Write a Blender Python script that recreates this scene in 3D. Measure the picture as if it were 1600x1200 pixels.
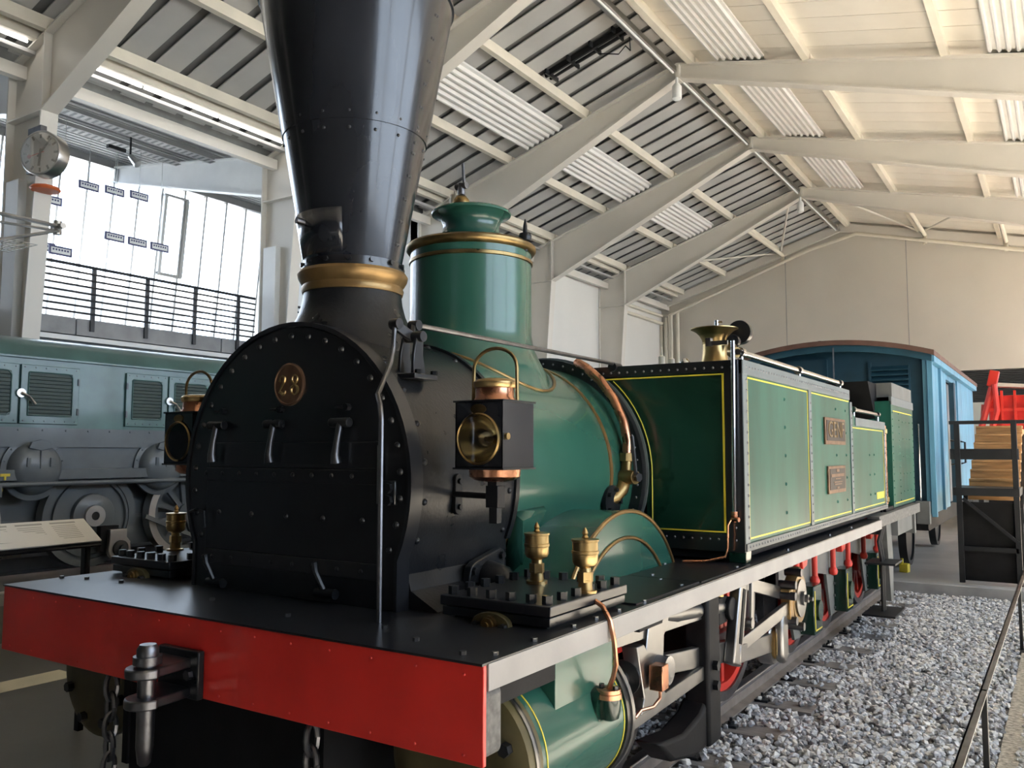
import bpy, math, random
from mathutils import Matrix, Vector
random.seed(7)
for o in list(bpy.data.objects): bpy.data.objects.remove(o, do_unlink=True)
SC = bpy.context.scene
COL = SC.collection
R = math.radians

# ------------------------------------------------------------------ camera, world, sun, exposure
def rot_cam(yaw, pitch, roll):
    fwd = Vector((-math.sin(yaw)*math.cos(pitch), math.cos(yaw)*math.cos(pitch), math.sin(pitch)))
    right = Vector((math.cos(yaw), math.sin(yaw), 0)); up = right.cross(fwd)
    r2 = math.cos(roll)*right+math.sin(roll)*up; u2 = -math.sin(roll)*right+math.cos(roll)*up
    return Matrix((r2, u2, -fwd)).transposed()
cam = bpy.data.cameras.new('camera'); cam.sensor_width = 36; cam.lens = 1327.19/1600*36
cam.clip_start = .05; cam.clip_end = 300
cam_o = bpy.data.objects.new('camera', cam); COL.objects.link(cam_o)
cam_o.matrix_world = Matrix.Translation((2.946, -2.199, 1.793)) @ rot_cam(.5758, .08, .0017).to_4x4()
SC.camera = cam_o

W = bpy.data.worlds.new('sky'); SC.world = W; W.use_nodes = True
nt = W.node_tree; nt.nodes.clear()
bg = nt.nodes.new('ShaderNodeBackground'); wo = nt.nodes.new('ShaderNodeOutputWorld')
bg.inputs[0].default_value = (.74, .86, 1.0, 1); bg.inputs[1].default_value = 8.0
nt.links.new(bg.outputs[0], wo.inputs[0])
sun = bpy.data.lights.new('sun', 'SUN'); sun.energy = 44; sun.angle = R(.6); sun.color = (1, .92, .80)
sun_o = bpy.data.objects.new('sun', sun); COL.objects.link(sun_o)
sun_o.rotation_euler = Vector((-.76, .12, -.64)).to_track_quat('-Z', 'Y').to_euler()
def portal(name, loc, rot, sx, sy):
    l = bpy.data.lights.new(name, 'AREA'); l.shape = 'RECTANGLE'; l.size = sx; l.size_y = sy
    l.cycles.is_portal = True
    o = bpy.data.objects.new(name, l); COL.objects.link(o); o.location = loc; o.rotation_euler = rot
portal('portal_right', (10.75, 13.2, 4.4), (R(90), 0, R(90)), 33.2, 4.3)
portal('portal_left', (-17.4, 8.3, 6.2), (R(90), 0, R(-90)), 12.4, 5.2)
SC.view_settings.view_transform = 'Standard'; SC.view_settings.look = 'None'
SC.view_settings.exposure = 0.1; SC.view_settings.gamma = 1.0
SC.view_settings.use_curve_mapping = False

# ------------------------------------------------------------------ materials
MATS = {}
def mat(name, col, rough=.5, metal=0., coat=0., var=.06, vs=3., bump=0., bs=60., spec=.5, rvar=0., stretch=None, coat_rough=.08):
    m = bpy.data.materials.new(name); m.use_nodes = True; n = m.node_tree; b = n.nodes['Principled BSDF']
    b.inputs['Metallic'].default_value = metal; b.inputs['Roughness'].default_value = rough
    b.inputs['Specular IOR Level'].default_value = spec
    b.inputs['Coat Weight'].default_value = coat; b.inputs['Coat Roughness'].default_value = coat_rough
    tc = n.nodes.new('ShaderNodeTexCoord'); mp = n.nodes.new('ShaderNodeMapping')
    n.links.new(tc.outputs['Object'], mp.inputs[0])
    if stretch: mp.inputs['Scale'].default_value = stretch
    nz = n.nodes.new('ShaderNodeTexNoise'); nz.inputs['Scale'].default_value = vs; nz.inputs['Detail'].default_value = 6
    n.links.new(mp.outputs[0], nz.inputs['Vector'])
    rp = n.nodes.new('ShaderNodeValToRGB'); rp.color_ramp.elements[0].position = .3; rp.color_ramp.elements[1].position = .7
    c0 = [max(0, c*(1-var*1.5)) for c in col]; c1 = [min(1, c*(1+var*1.5)) for c in col]
    rp.color_ramp.elements[0].color = (*c0, 1); rp.color_ramp.elements[1].color = (*c1, 1)
    n.links.new(nz.outputs['Fac'], rp.inputs[0]); n.links.new(rp.outputs[0], b.inputs['Base Color'])
    if rvar:
        mr = n.nodes.new('ShaderNodeMapRange'); mr.inputs['To Min'].default_value = max(.02, rough-rvar); mr.inputs['To Max'].default_value = min(1, rough+rvar)
        mr.inputs['From Min'].default_value = .3; mr.inputs['From Max'].default_value = .7
        n.links.new(nz.outputs['Fac'], mr.inputs['Value']); n.links.new(mr.outputs[0], b.inputs['Roughness'])
    if bump:
        n2 = n.nodes.new('ShaderNodeTexNoise'); n2.inputs['Scale'].default_value = bs; n2.inputs['Detail'].default_value = 4
        n.links.new(mp.outputs[0], n2.inputs['Vector'])
        bp = n.nodes.new('ShaderNodeBump'); bp.inputs['Strength'].default_value = bump; bp.inputs['Distance'].default_value = .01
        n.links.new(n2.outputs['Fac'], bp.inputs['Height']); n.links.new(bp.outputs[0], b.inputs['Normal'])
    MATS[name] = m; return m
def emit(name, col, s):
    m = bpy.data.materials.new(name); m.use_nodes = True; n = m.node_tree; b = n.nodes['Principled BSDF']
    b.inputs['Base Color'].default_value = (*col, 1); b.inputs['Emission Color'].default_value = (*col, 1); b.inputs['Emission Strength'].default_value = s
    MATS[name] = m; return m
def glass(name, tint=(1, 1, 1), refl=.5):
    m = bpy.data.materials.new(name); m.use_nodes = True; n = m.node_tree; n.nodes.clear()
    o = n.nodes.new('ShaderNodeOutputMaterial'); t = n.nodes.new('ShaderNodeBsdfTransparent'); g = n.nodes.new('ShaderNodeBsdfGlossy')
    f = n.nodes.new('ShaderNodeFresnel'); mx = n.nodes.new('ShaderNodeMixShader')
    t.inputs[0].default_value = (*tint, 1); g.inputs['Roughness'].default_value = .02; g.inputs[0].default_value = (refl, refl, refl, 1)
    f.inputs[0].default_value = 1.45
    n.links.new(f.outputs[0], mx.inputs[0]); n.links.new(t.outputs[0], mx.inputs[1]); n.links.new(g.outputs[0], mx.inputs[2]); n.links.new(mx.outputs[0], o.inputs[0])
    MATS[name] = m; return m
mat('black', (.011, .012, .014), .30, var=.1, vs=5, bump=.02, bs=30, coat=.4, coat_rough=.12)
mat('black_cast', (.012, .013, .015), .29, var=.2, vs=8, bump=.10, bs=60, rvar=.02, spec=.30)
mat('black_cone', (.016, .018, .023), .24, var=.25, vs=3, coat=.4, coat_rough=.10, stretch=(1, 1, .35))
mat('black_deck', (.012, .013, .016), .29, var=.08, vs=4, bump=.02, bs=9, spec=.62)
mat('black_matt', (.009, .009, .010), .6, var=.2, vs=5, bump=.05, spec=.2)
mat('green', (.022, .092, .066), .26, var=.06, vs=2.2, coat=.3)
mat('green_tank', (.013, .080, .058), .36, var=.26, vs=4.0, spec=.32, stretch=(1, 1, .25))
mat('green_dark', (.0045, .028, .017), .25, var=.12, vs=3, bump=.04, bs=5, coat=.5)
mat('red', (.64, .030, .022), .33, var=.10, vs=3, bump=.04, bs=14, rvar=.06, coat=.3)
mat('red_bright', (.62, .035, .022), .36, var=.06, vs=4)
mat('brass', (.46, .33, .15), .33, 1., var=.12, vs=12, bump=.02, rvar=.05)
mat('reflector', (.80, .71, .46), .20, 1., var=.05)
mat('brass_dull', (.27, .188, .082), .36, 1., var=.2, vs=9, bump=.06, rvar=.1)
mat('gold_paint', (.27, .170, .068), .34, .7, var=.15, vs=8, bump=.05)
mat('copper', (.58, .28, .17), .28, 1., var=.16, vs=10, bump=.04, rvar=.08)
mat('steel', (.30, .297, .293), .34, 1., var=.06, vs=9, bump=.02, bs=80, rvar=.05)
mat('steel_dark', (.16, .16, .17), .38, 1., var=.2, vs=9, bump=.08, bs=60)
mat('chrome', (.62, .62, .64), .16, 1., var=.04)
mat('grey_valance', (.29, .275, .262), .5, var=.06, vs=5, bump=.05, bs=50)
mat('grey_strap', (.125, .15, .158), .42, var=.08, vs=6, bump=.04)
mat('yellow', (.72, .58, .05), .4, var=.05)
mat('olive', (.085, .070, .028), .4, var=.25, vs=5)
mat('timber_grey', (.13, .125, .115), .7, var=.25, vs=5, bump=.2, bs=20, stretch=(1, 6, 6))
mat('frame_grey', (.13, .135, .13), .5, var=.15, vs=4, bump=.06)
mat('cream', (.77, .73, .66), .48, var=.02, vs=1.2, bump=.02, bs=90)
mat('roof_light', (.50, .495, .48), .5, var=.03, vs=1.5)
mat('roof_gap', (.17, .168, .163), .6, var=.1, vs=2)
mat('roof_cream', (.87, .82, .73), .5, var=.03, vs=1.2)
mat('purlin', (.80, .74, .62), .5, var=.04, vs=2)
mat('panel_white', (.86, .845, .82), .42, var=.02, vs=2)
mat('wall_white', (.80, .785, .745), .6, var=.02, vs=.6, bump=.02, bs=60)
mat('wall_beige', (.70, .655, .575), .65, var=.03, vs=.5, bump=.03, bs=60)
mat('concrete', (.34, .34, .34), .75, var=.12, vs=3, bump=.12, bs=30)
mat('floor_concrete', (.34, .33, .31), .5, var=.10, vs=1.2, bump=.05, bs=25)
mat('floor_warm', (.72, .665, .575), .6, var=.08, vs=1.2)
mat('floor_dark', (.145, .142, .132), .35, var=.10, vs=1.5, bump=.03)
mat('stripe_cream', (.72, .66, .50), .6, var=.05)
mat('gravel_base', (.20, .20, .205), .95, var=.45, vs=40, bump=.9, bs=50)
mat('gravel_sand', (.40, .36, .30), .95, var=.35, vs=30, bump=.9, bs=45)
mat('sleeper', (.20, .185, .175), .85, var=.2, vs=4, bump=.25, bs=25, stretch=(1, 6, 6))
mat('rail_top', (.42, .41, .42), .34, .9, var=.08, vs=4)
mat('rail_side', (.24, .205, .18), .6, .3, var=.15, vs=6, bump=.1)
mat('loco_grey', (.115, .135, .150), .38, var=.10, vs=3, bump=.08, bs=22, coat=.2)
mat('loco_green', (.060, .135, .125), .32, var=.16, vs=2.5, bump=.22, bs=3.5, coat=.3)
mat('louvre', (.018, .040, .028), .5, var=.1)
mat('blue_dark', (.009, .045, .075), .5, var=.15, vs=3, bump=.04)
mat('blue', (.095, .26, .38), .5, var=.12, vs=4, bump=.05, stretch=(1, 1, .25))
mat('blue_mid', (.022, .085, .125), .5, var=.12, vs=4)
mat('brown_roof', (.12, .062, .045), .7, var=.2, vs=4)
mat('wood', (.42, .22, .085), .5, var=.22, vs=3, bump=.08, bs=12, stretch=(1, 8, 8))
mat('black_steel', (.016, .017, .019), .45, var=.15, vs=4, spec=.3)
mat('rail_black', (.035, .035, .038), .5, var=.1)
mat('white_paint', (.90, .90, .88), .5, var=.02)
mat('print_grey', (.50, .50, .50), .7, var=.05)
mat('sign_blue', (.10, .10, .20), .5, var=.05)
mat('plate_bronze', (.23, .135, .085), .4, .8, var=.2, vs=14)
mat('plate_dark', (.045, .035, .03), .5, .3, var=.2)
mat('clock_face', (.88, .88, .87), .4, var=.01)
mat('clock_red', (.70, .05, .03), .4)
mat('orange', (.80, .17, .05), .5)
mat('alu', (.55, .54, .52), .32, 1., var=.04, vs=4)
mat('unseen_dark', (.055, .045, .04), .8, var=.2, vs=2)  # dark tone for unseen walls, chosen to cut bounced light
mat('dark_void', (.02, .02, .02), .9)
mat('exterior', (.55, .55, .52), .9, var=.1, vs=.3)
mat('grass_dull', (.20, .23, .12), .9, var=.2, vs=2)
mat('far_metal', (.20, .20, .205), .6, var=.15, vs=1)
mat('stone_a', (.52, .525, .54), .85, var=.30, vs=18)
mat('stone_b', (.36, .365, .385), .85, var=.30, vs=18)
mat('stone_c', (.68, .66, .63), .85, var=.2, vs=18)
emit('tube_lit', (1, .97, .92), 9.)
glass('window_glass', (.97, .98, 1.0)); glass('lamp_glass', (1, 1, 1), 1.)

# ------------------------------------------------------------------ mesh builder
WM = {}   # world matrix by object name
class MB:
    def __init__(s): s.v = []; s.f = []
    def add(s, vs, fs):
        b = len(s.v); s.v += [tuple(x) for x in vs]; s.f += [tuple(i+b for i in f) for f in fs]; return s
    def box(s, x0, x1, y0, y1, z0, z1):
        return s.add([(x0,y0,z0),(x1,y0,z0),(x1,y1,z0),(x0,y1,z0),(x0,y0,z1),(x1,y0,z1),(x1,y1,z1),(x0,y1,z1)],
                     [(0,3,2,1),(4,5,6,7),(0,1,5,4),(1,2,6,5),(2,3,7,6),(3,0,4,7)])
    def prism(s, poly, ax, a0, a1):
        P = {'x': lambda u, w, a: (a, u, w), 'y': lambda u, w, a: (u, a, w), 'z': lambda u, w, a: (u, w, a)}[ax]
        area = sum(poly[i][0]*poly[(i+1) % len(poly)][1]-poly[(i+1) % len(poly)][0]*poly[i][1] for i in range(len(poly)))
        if (area > 0) == (ax == 'y'): poly = poly[::-1]
        n = len(poly)
        return s.add([P(u, w, a0) for u, w in poly]+[P(u, w, a1) for u, w in poly],
                     [tuple(range(n))[::-1], tuple(range(n, 2*n))]+[(i, (i+1) % n, n+(i+1) % n, n+i) for i in range(n)])
    def cyl(s, p0, p1, r, r2=None, n=16, caps=True):
        p0 = Vector(p0); p1 = Vector(p1); r2 = r if r2 is None else r2
        d = (p1-p0).normalized(); a = d.orthogonal().normalized(); b = d.cross(a)
        vs = []
        for p, q in ((p0, r), (p1, r2)):
            for i in range(n):
                t = 2*math.pi*i/n; vs.append(p+q*(math.cos(t)*a+math.sin(t)*b))
        fs = [(i, (i+1) % n, n+(i+1) % n, n+i) for i in range(n)]
        if caps: fs += [tuple(range(n))[::-1], tuple(range(n, 2*n))]
        return s.add(vs, fs)
    def lathe(s, c, prof, ax='z', n=40, caps=True):
        c = Vector(c); A = {'z': (Vector((1,0,0)), Vector((0,1,0)), Vector((0,0,1))), 'y': (Vector((0,0,1)), Vector((1,0,0)), Vector((0,1,0))), 'x': (Vector((0,1,0)), Vector((0,0,1)), Vector((1,0,0)))}[ax] if isinstance(ax, str) else ax
        vs = []; m = len(prof)
        for r, h in prof:
            for i in range(n):
                t = 2*math.pi*i/n; vs.append(c+A[0]*(r*math.cos(t))+A[1]*(r*math.sin(t))+A[2]*h)
        fs = [(k*n+i, k*n+(i+1) % n, (k+1)*n+(i+1) % n, (k+1)*n+i) for k in range(m-1) for i in range(n)]
        if caps: fs += [tuple(range(n))[::-1], tuple(range((m-1)*n, m*n))]
        return s.add(vs, fs)
    def annulus(s, c, ax, r0, r1, h0, h1, n=40):
        return s.lathe(c, [(r0, h0), (r1, h0), (r1, h1), (r0, h1), (r0, h0)], ax, n, False)
    def tube(s, pts, r, n=8, caps=True):
        pts = [Vector(p) for p in pts]; m = len(pts); vs = []
        rr = r if isinstance(r, (list, tuple)) else [r]*m
        t0 = (pts[1]-pts[0]).normalized(); a = t0.orthogonal().normalized()
        for k in range(m):
            t = (pts[min(k+1, m-1)]-pts[max(k-1, 0)]).normalized()
            a = (a-t*a.dot(t)).normalized(); b = t.cross(a)
            for i in range(n):
                q = 2*math.pi*i/n; vs.append(pts[k]+rr[k]*(math.cos(q)*a+math.sin(q)*b))
        fs = [(k*n+i, k*n+(i+1) % n, (k+1)*n+(i+1) % n, (k+1)*n+i) for k in range(m-1) for i in range(n)]
        if caps: fs += [tuple(range(n))[::-1], tuple(range((m-1)*n, m*n))]
        return s.add(vs, fs)
    def bar(s, p0, p1, w, h0, h1=None):   # flat bar between two 3d points, thickness w along x, height h in the y-z plane
        p0 = Vector(p0); p1 = Vector(p1); h1 = h0 if h1 is None else h1
        d = (p1-p0).normalized(); X = Vector((1,0,0)); nrm = X.cross(d).normalized()
        vs = [p+X*(w/2*sx)+nrm*(h/2*sn) for p, h in ((p0, h0), (p1, h1)) for sx, sn in ((-1,-1),(1,-1),(1,1),(-1,1))]
        return s.add(vs, [(0,1,2,3),(7,6,5,4),(0,4,5,1),(1,5,6,2),(2,6,7,3),(3,7,4,0)])
    def beam(s, p0, p1, w, h, up=(0,0,1)):
        p0 = Vector(p0); p1 = Vector(p1); d = (p1-p0).normalized(); sd = d.cross(Vector(up)).normalized(); u = sd.cross(d)
        vs = [p+sd*(w/2*a)+u*(h/2*b) for p in (p0, p1) for a, b in ((-1,-1),(1,-1),(1,1),(-1,1))]
        return s.add(vs, [(0,1,2,3),(7,6,5,4),(0,4,5,1),(1,5,6,2),(2,6,7,3),(3,7,4,0)])
    def rivet(s, p, nrm, r, n=8):
        p = Vector(p); d = Vector(nrm).normalized(); a = d.orthogonal().normalized(); b = d.cross(a); vs = []
        for q, h in ((1., 0.), (.78, .45), (.38, .72)):
            for i in range(n):
                t = 2*math.pi*i/n; vs.append(p+r*q*(math.cos(t)*a+math.sin(t)*b)+d*(r*h))
        fs = [(k*n+i, k*n+(i+1) % n, (k+1)*n+(i+1) % n, (k+1)*n+i) for k in range(2) for i in range(n)]+[tuple(range(2*n, 3*n))]
        return s.add(vs, fs)
    def hexb(s, p, nrm, r, h):
        p = Vector(p); d = Vector(nrm).normalized(); s.cyl(p, p+d*h, r, n=6); return s
    def mesh(s, name, m, smooth=38):
        me = bpy.data.meshes.new(name); me.from_pydata(s.v, [], s.f); me.update()
        if m: me.materials.append(MATS[m])
        if smooth:
            me.polygons.foreach_set('use_smooth', [True]*len(me.polygons)); me.set_sharp_from_angle(angle=R(smooth))
        return me
    def build(s, name, m, parent=None, bevel=0, label=None, kind=None, smooth=38):
        o = bpy.data.objects.new(name, s.mesh(name, m, smooth)); COL.objects.link(o)
        fin(o, parent, Matrix.Identity(4))
        if bevel:
            b = o.modifiers.new('bevel', 'BEVEL'); b.width = bevel; b.segments = 2; b.limit_method = 'ANGLE'; b.angle_limit = R(40)
        if label: o['label'] = label
        if kind: o['kind'] = kind
        return o
def fin(o, parent, mw):
    if parent:
        o.parent = parent; o.matrix_parent_inverse = WM[parent.name].inverted()
    o.matrix_basis = mw; WM[o.name] = mw.copy()
def inst(me, name, parent, loc, rot=None):
    o = bpy.data.objects.new(name, me); COL.objects.link(o)
    mw = Matrix.Translation(loc) @ (rot.to_4x4() if rot is not None else Matrix.Identity(4))
    fin(o, parent, mw); return o
def thing(name, label, cat, loc, group=None):
    o = bpy.data.objects.new(name, None); COL.objects.link(o); o.empty_display_size = .1
    fin(o, None, Matrix.Translation(loc)); o['label'] = label; o['category'] = cat
    if group: o['group'] = group
    return o
def tag(o, label, cat, group=None):
    o['label'] = label; o['category'] = cat
    if group: o['group'] = group
    return o
def struct(o): o['kind'] = 'structure'; return o
def to_n(n): return Vector(n).to_track_quat('Z', 'Y').to_matrix()
def text(name, s, size, m, parent, mw, ext=.003, sx=1.):
    c = bpy.data.curves.new(name, 'FONT'); c.body = s; c.size = size; c.extrude = ext; c.align_x = 'CENTER'; c.align_y = 'CENTER'; c.resolution_u = 3
    t = bpy.data.objects.new(name, c); COL.objects.link(t)
    me = bpy.data.meshes.new_from_object(t.evaluated_get(bpy.context.evaluated_depsgraph_get()))
    bpy.data.objects.remove(t); me.materials.clear(); me.materials.append(MATS[m]); me.transform(Matrix.Diagonal((sx, 1, 1, 1)))
    o = bpy.data.objects.new(name, me); COL.objects.link(o); fin(o, parent, mw); return o
def arc(cy, cz, r, a0, a1, n):
    return [(cy+r*math.cos(R(a0+(a1-a0)*i/n)), cz+r*math.sin(R(a0+(a1-a0)*i/n))) for i in range(n+1)]
RIV = {}
def rivet_obj(parent, p, nrm, r, m, name='rivet'):
    k = (r, m)
    if k not in RIV: RIV[k] = MB().rivet((0,0,0), (0,0,1), r, 10).mesh('rivet', m)
    return inst(RIV[k], name, parent, p, to_n(nrm))
def bolt_obj(parent, p, nrm, r, h, m, name='bolt'):
    k = ('b', r, h, m)
    if k not in RIV: RIV[k] = MB().hexb((0,0,0), (0,0,1), r, h).mesh('bolt', m)
    return inst(RIV[k], name, parent, p, to_n(nrm))

# ================================================================== THE HALL
RX, RZ, SL, SR = -3.6, 10.0, .32, .2275          # ridge and roof slopes (top of rafters)
YB, YE = -9.0, 29.9                              # back and end walls
def ztop(x): return RZ-(SL*(RX-x) if x < RX else SR*(x-RX))
FY = [-5.6, -.6, 4.4, 9.4, 14.4, 19.4, 24.4]
# ---- ground and floors
o = struct(MB().box(-60, 60, -60, 90, -.62, -.42).build('ground', 'exterior'))
o = struct(MB().box(-17.5, -.95, YB, YE, -.42, -.16).build('floor', 'floor_dark'))
MB().box(-4.70, -4.37, -3.0, 2.13, -.16, -.157).build('floor_stripe', 'stripe_cream', o)
MB().box(-17.5, -6.2, YB, YE, -.16, .22).build('display_plinth', 'floor_dark', o)
MB().box(2.7, 10.6, YB, YE, -.42, -.155).build('side_floor', 'floor_warm', o)
MB().box(-.95, 2.7, 11.25, YE, -.42, -.03).build('rear_floor', 'floor_concrete', o)
MB().box(-.9, 2.72, 11.02, 11.25, -.42, -.02).build('kerb', 'concrete', o, .01)
# ---- steel portal frames
def frame(i, y):
    fr = struct(MB().prism([(-10.6, -.2), (-10.12, -.2), (-9.62, 6.86), (-9.62, ztop(-9.62)), (-10.6, ztop(-10.6))], 'y', y-.012, y+.012).build('trim_%d' % i, 'cream'))
    fw = .13
    m = MB().beam((-10.12, y, -.2), (-9.62, y, 6.86), fw*2, .03, (1, 0, 0))
    m.box(-10.62, -10.59, y-fw, y+fw, -.2, ztop(-10.6)); m.build('column_flange', 'cream', fr)
    MB().box(-10.6, -9.62, y-fw, y+fw, 6.86, 6.885).box(-9.635, -9.6, y-fw, y+fw, 6.88, ztop(-9.62)-.01).build('knee_stiffener', 'cream', fr)
    m = MB().prism([(-9.62, 6.88), (RX, 9.70), (RX, RZ), (-9.62, ztop(-9.62))], 'y', y-.012, y+.012)
    m.beam((-9.62, y, 6.88), (RX, y, 9.70), fw*2, .03); m.beam((-10.62, y, ztop(-10.62)), (RX, y, RZ), fw*2, .03); m.build('rafter', 'cream', fr)
    m = MB().prism([(9.4, 5.85), (10.4, 5.85), (10.4, ztop(10.4)), (RX, RZ), (RX, 9.70)], 'y', y-.012, y+.012)
    m.beam((RX, y, 9.70), (9.4, y, 5.85), fw*2, .03); m.beam((RX, y, RZ), (10.4, y, ztop(10.4)), fw*2, .03); m.build('rafter', 'cream', fr)
    MB().box(10.05, 10.4, y-fw, y+fw, -.2, 5.85).build('column_right', 'cream', fr)
    MB().box(RX-.04, RX+.04, y-fw, y+fw, 9.66, RZ).build('ridge_plate', 'cream', fr)
    if y < 10:
        m = MB().prism([(-10.6, 7.03), (-10.6, 7.84), (-16.4, 8.66), (-16.2, 8.30)], 'y', y-.012, y+.012)
        m.beam((-10.6, y, 7.03), (-16.2, y, 8.30), .24, .03); m.beam((-10.6, y, 7.84), (-16.4, y, 8.66), .24, .03); m.build('gallery_beam', 'white_paint', fr)
    if y < 10: MB().box(-10.5, -10.14, y-.14, y+.14, 2.5, 5.9).build('column_casing', 'white_paint', fr)
for i, y in enumerate(FY): frame(i+1, y)
# ---- roof
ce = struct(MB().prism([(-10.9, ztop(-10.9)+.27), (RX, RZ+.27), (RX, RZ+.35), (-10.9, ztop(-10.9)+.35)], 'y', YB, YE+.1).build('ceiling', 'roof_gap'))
MB().prism([(RX, RZ+.24), (10.8, ztop(10.8)+.24), (10.8, ztop(10.8)+.34), (RX, RZ+.34)], 'y', YB, YE+.1).build('roof_slab', 'roof_cream', ce)
PW = .625
pl = MB().prism([(-10.9, ztop(-10.9)+.20), (RX, RZ+.20), (RX, RZ+.222), (-10.9, ztop(-10.9)+.222)], 'y', -.232, .232).mesh('roof_panel', 'roof_light', 0)
pr = MB().prism([(RX, RZ+.20), (10.8, ztop(10.8)+.20), (10.8, ztop(10.8)+.238), (RX, RZ+.238)], 'y', -.303, .303).mesh('roof_board', 'roof_cream', 0)
k = 0
y = YB+PW/2
while y < YE:
    inst(pl, 'roof_panel', ce, (0, y, 0)); inst(pr, 'roof_board', ce, (0, y, 0)); y += PW
def purlin(x, w=.09, h=.20, m='purlin'):
    z = ztop(x)
    for j in range(len(FY)):
        y0 = FY[j]+.02; y1 = (FY[j+1] if j+1 < len(FY) else YE)-.02
        MB().prism([(x-w/2-.03, z), (x+w/2, z), (x+w/2, z+h), (x-w/2, z+h), (x-w/2, z+.015), (x-w/2-.03, z+.015)], 'y', y0, y1).build('purlin', m, ce)
for x in (-5.8, -7.88, -9.6, -9.86, -.95, 1.45, 3.9, 6.3, 8.7): purlin(x)
purlin(RX-.22, .06, .22, 'alu'); purlin(RX+.30, .10, .24)
def ribbed(x0, x1):
    s = (ztop(x1)-ztop(x0))/(x1-x0); n = 7; m = MB()
    L = 4.72
    poly = []
    for q in range(n):
        a = x0+(x1-x0)*q/n; w = (x1-x0)/n
        poly += [(a, 0), (a+w*.18, -.055), (a+w*.40, -.055), (a+w*.58, 0)]
    poly.append((x1, 0)); pz = [(x, ztop(x)+d+.085) for x, d in poly]
    top = [(x1, ztop(x1)+.13), (x0, ztop(x0)+.13)]
    me = MB().prism(pz+top, 'y', -L/2, L/2).mesh('ribbed_panel', 'panel_white', 20)
    for j in range(len(FY)):
        yc = (FY[j]+(FY[j+1] if j+1 < len(FY) else 29.4))/2
        if j < len(FY)-1: inst(me, 'ribbed_panel', ce, (0, yc, 0))
ribbed(-7.35, -6.38); ribbed(-2.76, -1.76); ribbed(2.1, 3.1); ribbed(5.0, 6.0)
# ridge lamps (unlit) and lit eave tubes
for j in range(1, len(FY)):
    y0 = FY[j]+.12; y1 = (FY[j+1] if j+1 < len(FY) else YE-.3)-.15
    t = thing('ridge_light', ['unlit strip light under the ridge above the chimney top', 'unlit strip light under the ridge, nearest in view with black cable gear beside it', 'unlit strip light under the ridge ahead of the first camera', 'unlit strip light under the ridge before the second camera', 'unlit strip light under the ridge in the second last bay', 'unlit strip light under the ridge in the bay at the end wall', ''][j-1], 'light', (RX-.06, y0, 9.80), 'ridge strip lights')
    MB().box(RX-.12, RX, y0, y1, 9.80, 9.93).build('housing', 'alu', t, .01)
    MB().cyl((RX-.06, y0+.05, 9.785), (RX-.06, y1-.05, 9.785), .022, n=10).build('tube', 'white_paint', t)
for j, (lab) in ((1, 'lit fluorescent tube under the eaves left of the clock pillar'), (2, 'lit fluorescent tube under the eaves between the clock and the chimney'), ):
    t = thing('tube_light', lab, 'light', (-9.98, FY[j]+.2, 8.02), 'lit eave tubes')
    MB().box(-10.05, -9.93, FY[j]+.15, FY[j+1]-.15, 8.0, 8.06).build('housing', 'alu', t)
    for q in range(3):
        ya = FY[j]+.2+q*1.55; MB().cyl((-9.96, ya, 7.97), (-9.96, ya+1.5, 7.97), .02, n=10).build('tube', 'tube_lit', t)
# eave closure strip and eave beams
for j in range(len(FY)):
    y0 = FY[j]+.02; y1 = (FY[j+1] if j+1 < len(FY) else YE)-.02
    MB().box(-10.42, -10.28, y0, y1, 7.52, 7.72).build('eave_beam', 'cream', ce)
    MB().box(-10.20, -10.06, y0, y1, 7.86, 7.92).build('eave_tray', 'roof_light', ce)
# ---- walls
wl = struct(MB().box(-10.95, -10.62, 14.4, YE, -.2, 7.9).build('wall_left', 'wall_white'))
for y0, y1 in ((14.55, 19.25), (19.55, 24.25), (24.55, 29.7)):
    MB().box(-10.62, -10.60, y0, y1, 4.62, 7.6).box(-10.62, -10.60, y0, y1, -.1, 4.6).build('wall_panel', 'wall_white', wl, .004)
struct(MB().box(-17.5, -10.6, 14.4, 14.6, -.2, 9.0).build('wall_gallery_end', 'wall_white'))
we = MB().prism([(-11, -.2), (-1.0, -.2), (-1.0, 4.57), (6.0, 4.57), (6.0, -.2), (10.8, -.2), (10.8, ztop(10.8)+.25), (RX, RZ+.25), (-11, ztop(-11)+.25)], 'y', YE, YE+.25).build('wall_end', 'wall_beige'); struct(we)
MB().box(-1.445, -1.425, YE-.006, YE, 4.57, 9.4).box(-5.62, -5.60, YE-.006, YE, -.1, 9.3).build('wall_seam', 'concrete', we)
MB().beam((-10.9, YE-.16, ztop(-10.9)-.05), (RX, YE-.16, RZ-.05), .14, .30).beam((RX, YE-.16, RZ-.05), (10.6, YE-.16, ztop(10.6)-.05), .14, .30).build('gable_beam', 'cream', we)
m = MB(); m.tube([(-10.15, YE-.3, -.1), (-10.15, YE-.3, ztop(-10.15)-.62), (-4.7, YE-.3, ztop(-4.7)-.42), (-3.0, YE-.3, 9.62), (10, YE-.3, ztop(10)-.5)], .065, 10); m.build('wall_pipe', 'purlin', we)
for dx, zt in ((-10.55, 6.9), (-10.35, 7.2), (-9.85, 7.45)):
    MB().tube([(dx, YE-.22, -.1), (dx, YE-.22, zt)], .07, 10).build('wall_pipe', 'purlin', we)
for zz in (6.98, 7.28):
    MB().tube([(-10.5, 24.6, zz), (-10.5, YE-.3, zz), (-10.3+(zz-6.98)*.7, YE-.3, zz), (-10.3+(zz-6.98)*.7, YE-.3, -.1)], .065, 10).build('wall_pipe', 'purlin', we)
for x in (-5.8, -.95, 1.45):
    MB().tube([(x+.16, 24.6, ztop(x)-.12), (x+.16, YE-.25, ztop(x)-.12), (x+.16, YE-.25, ztop(x)-.45)], .07, 10).build('roof_pipe', 'purlin', we)
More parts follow.
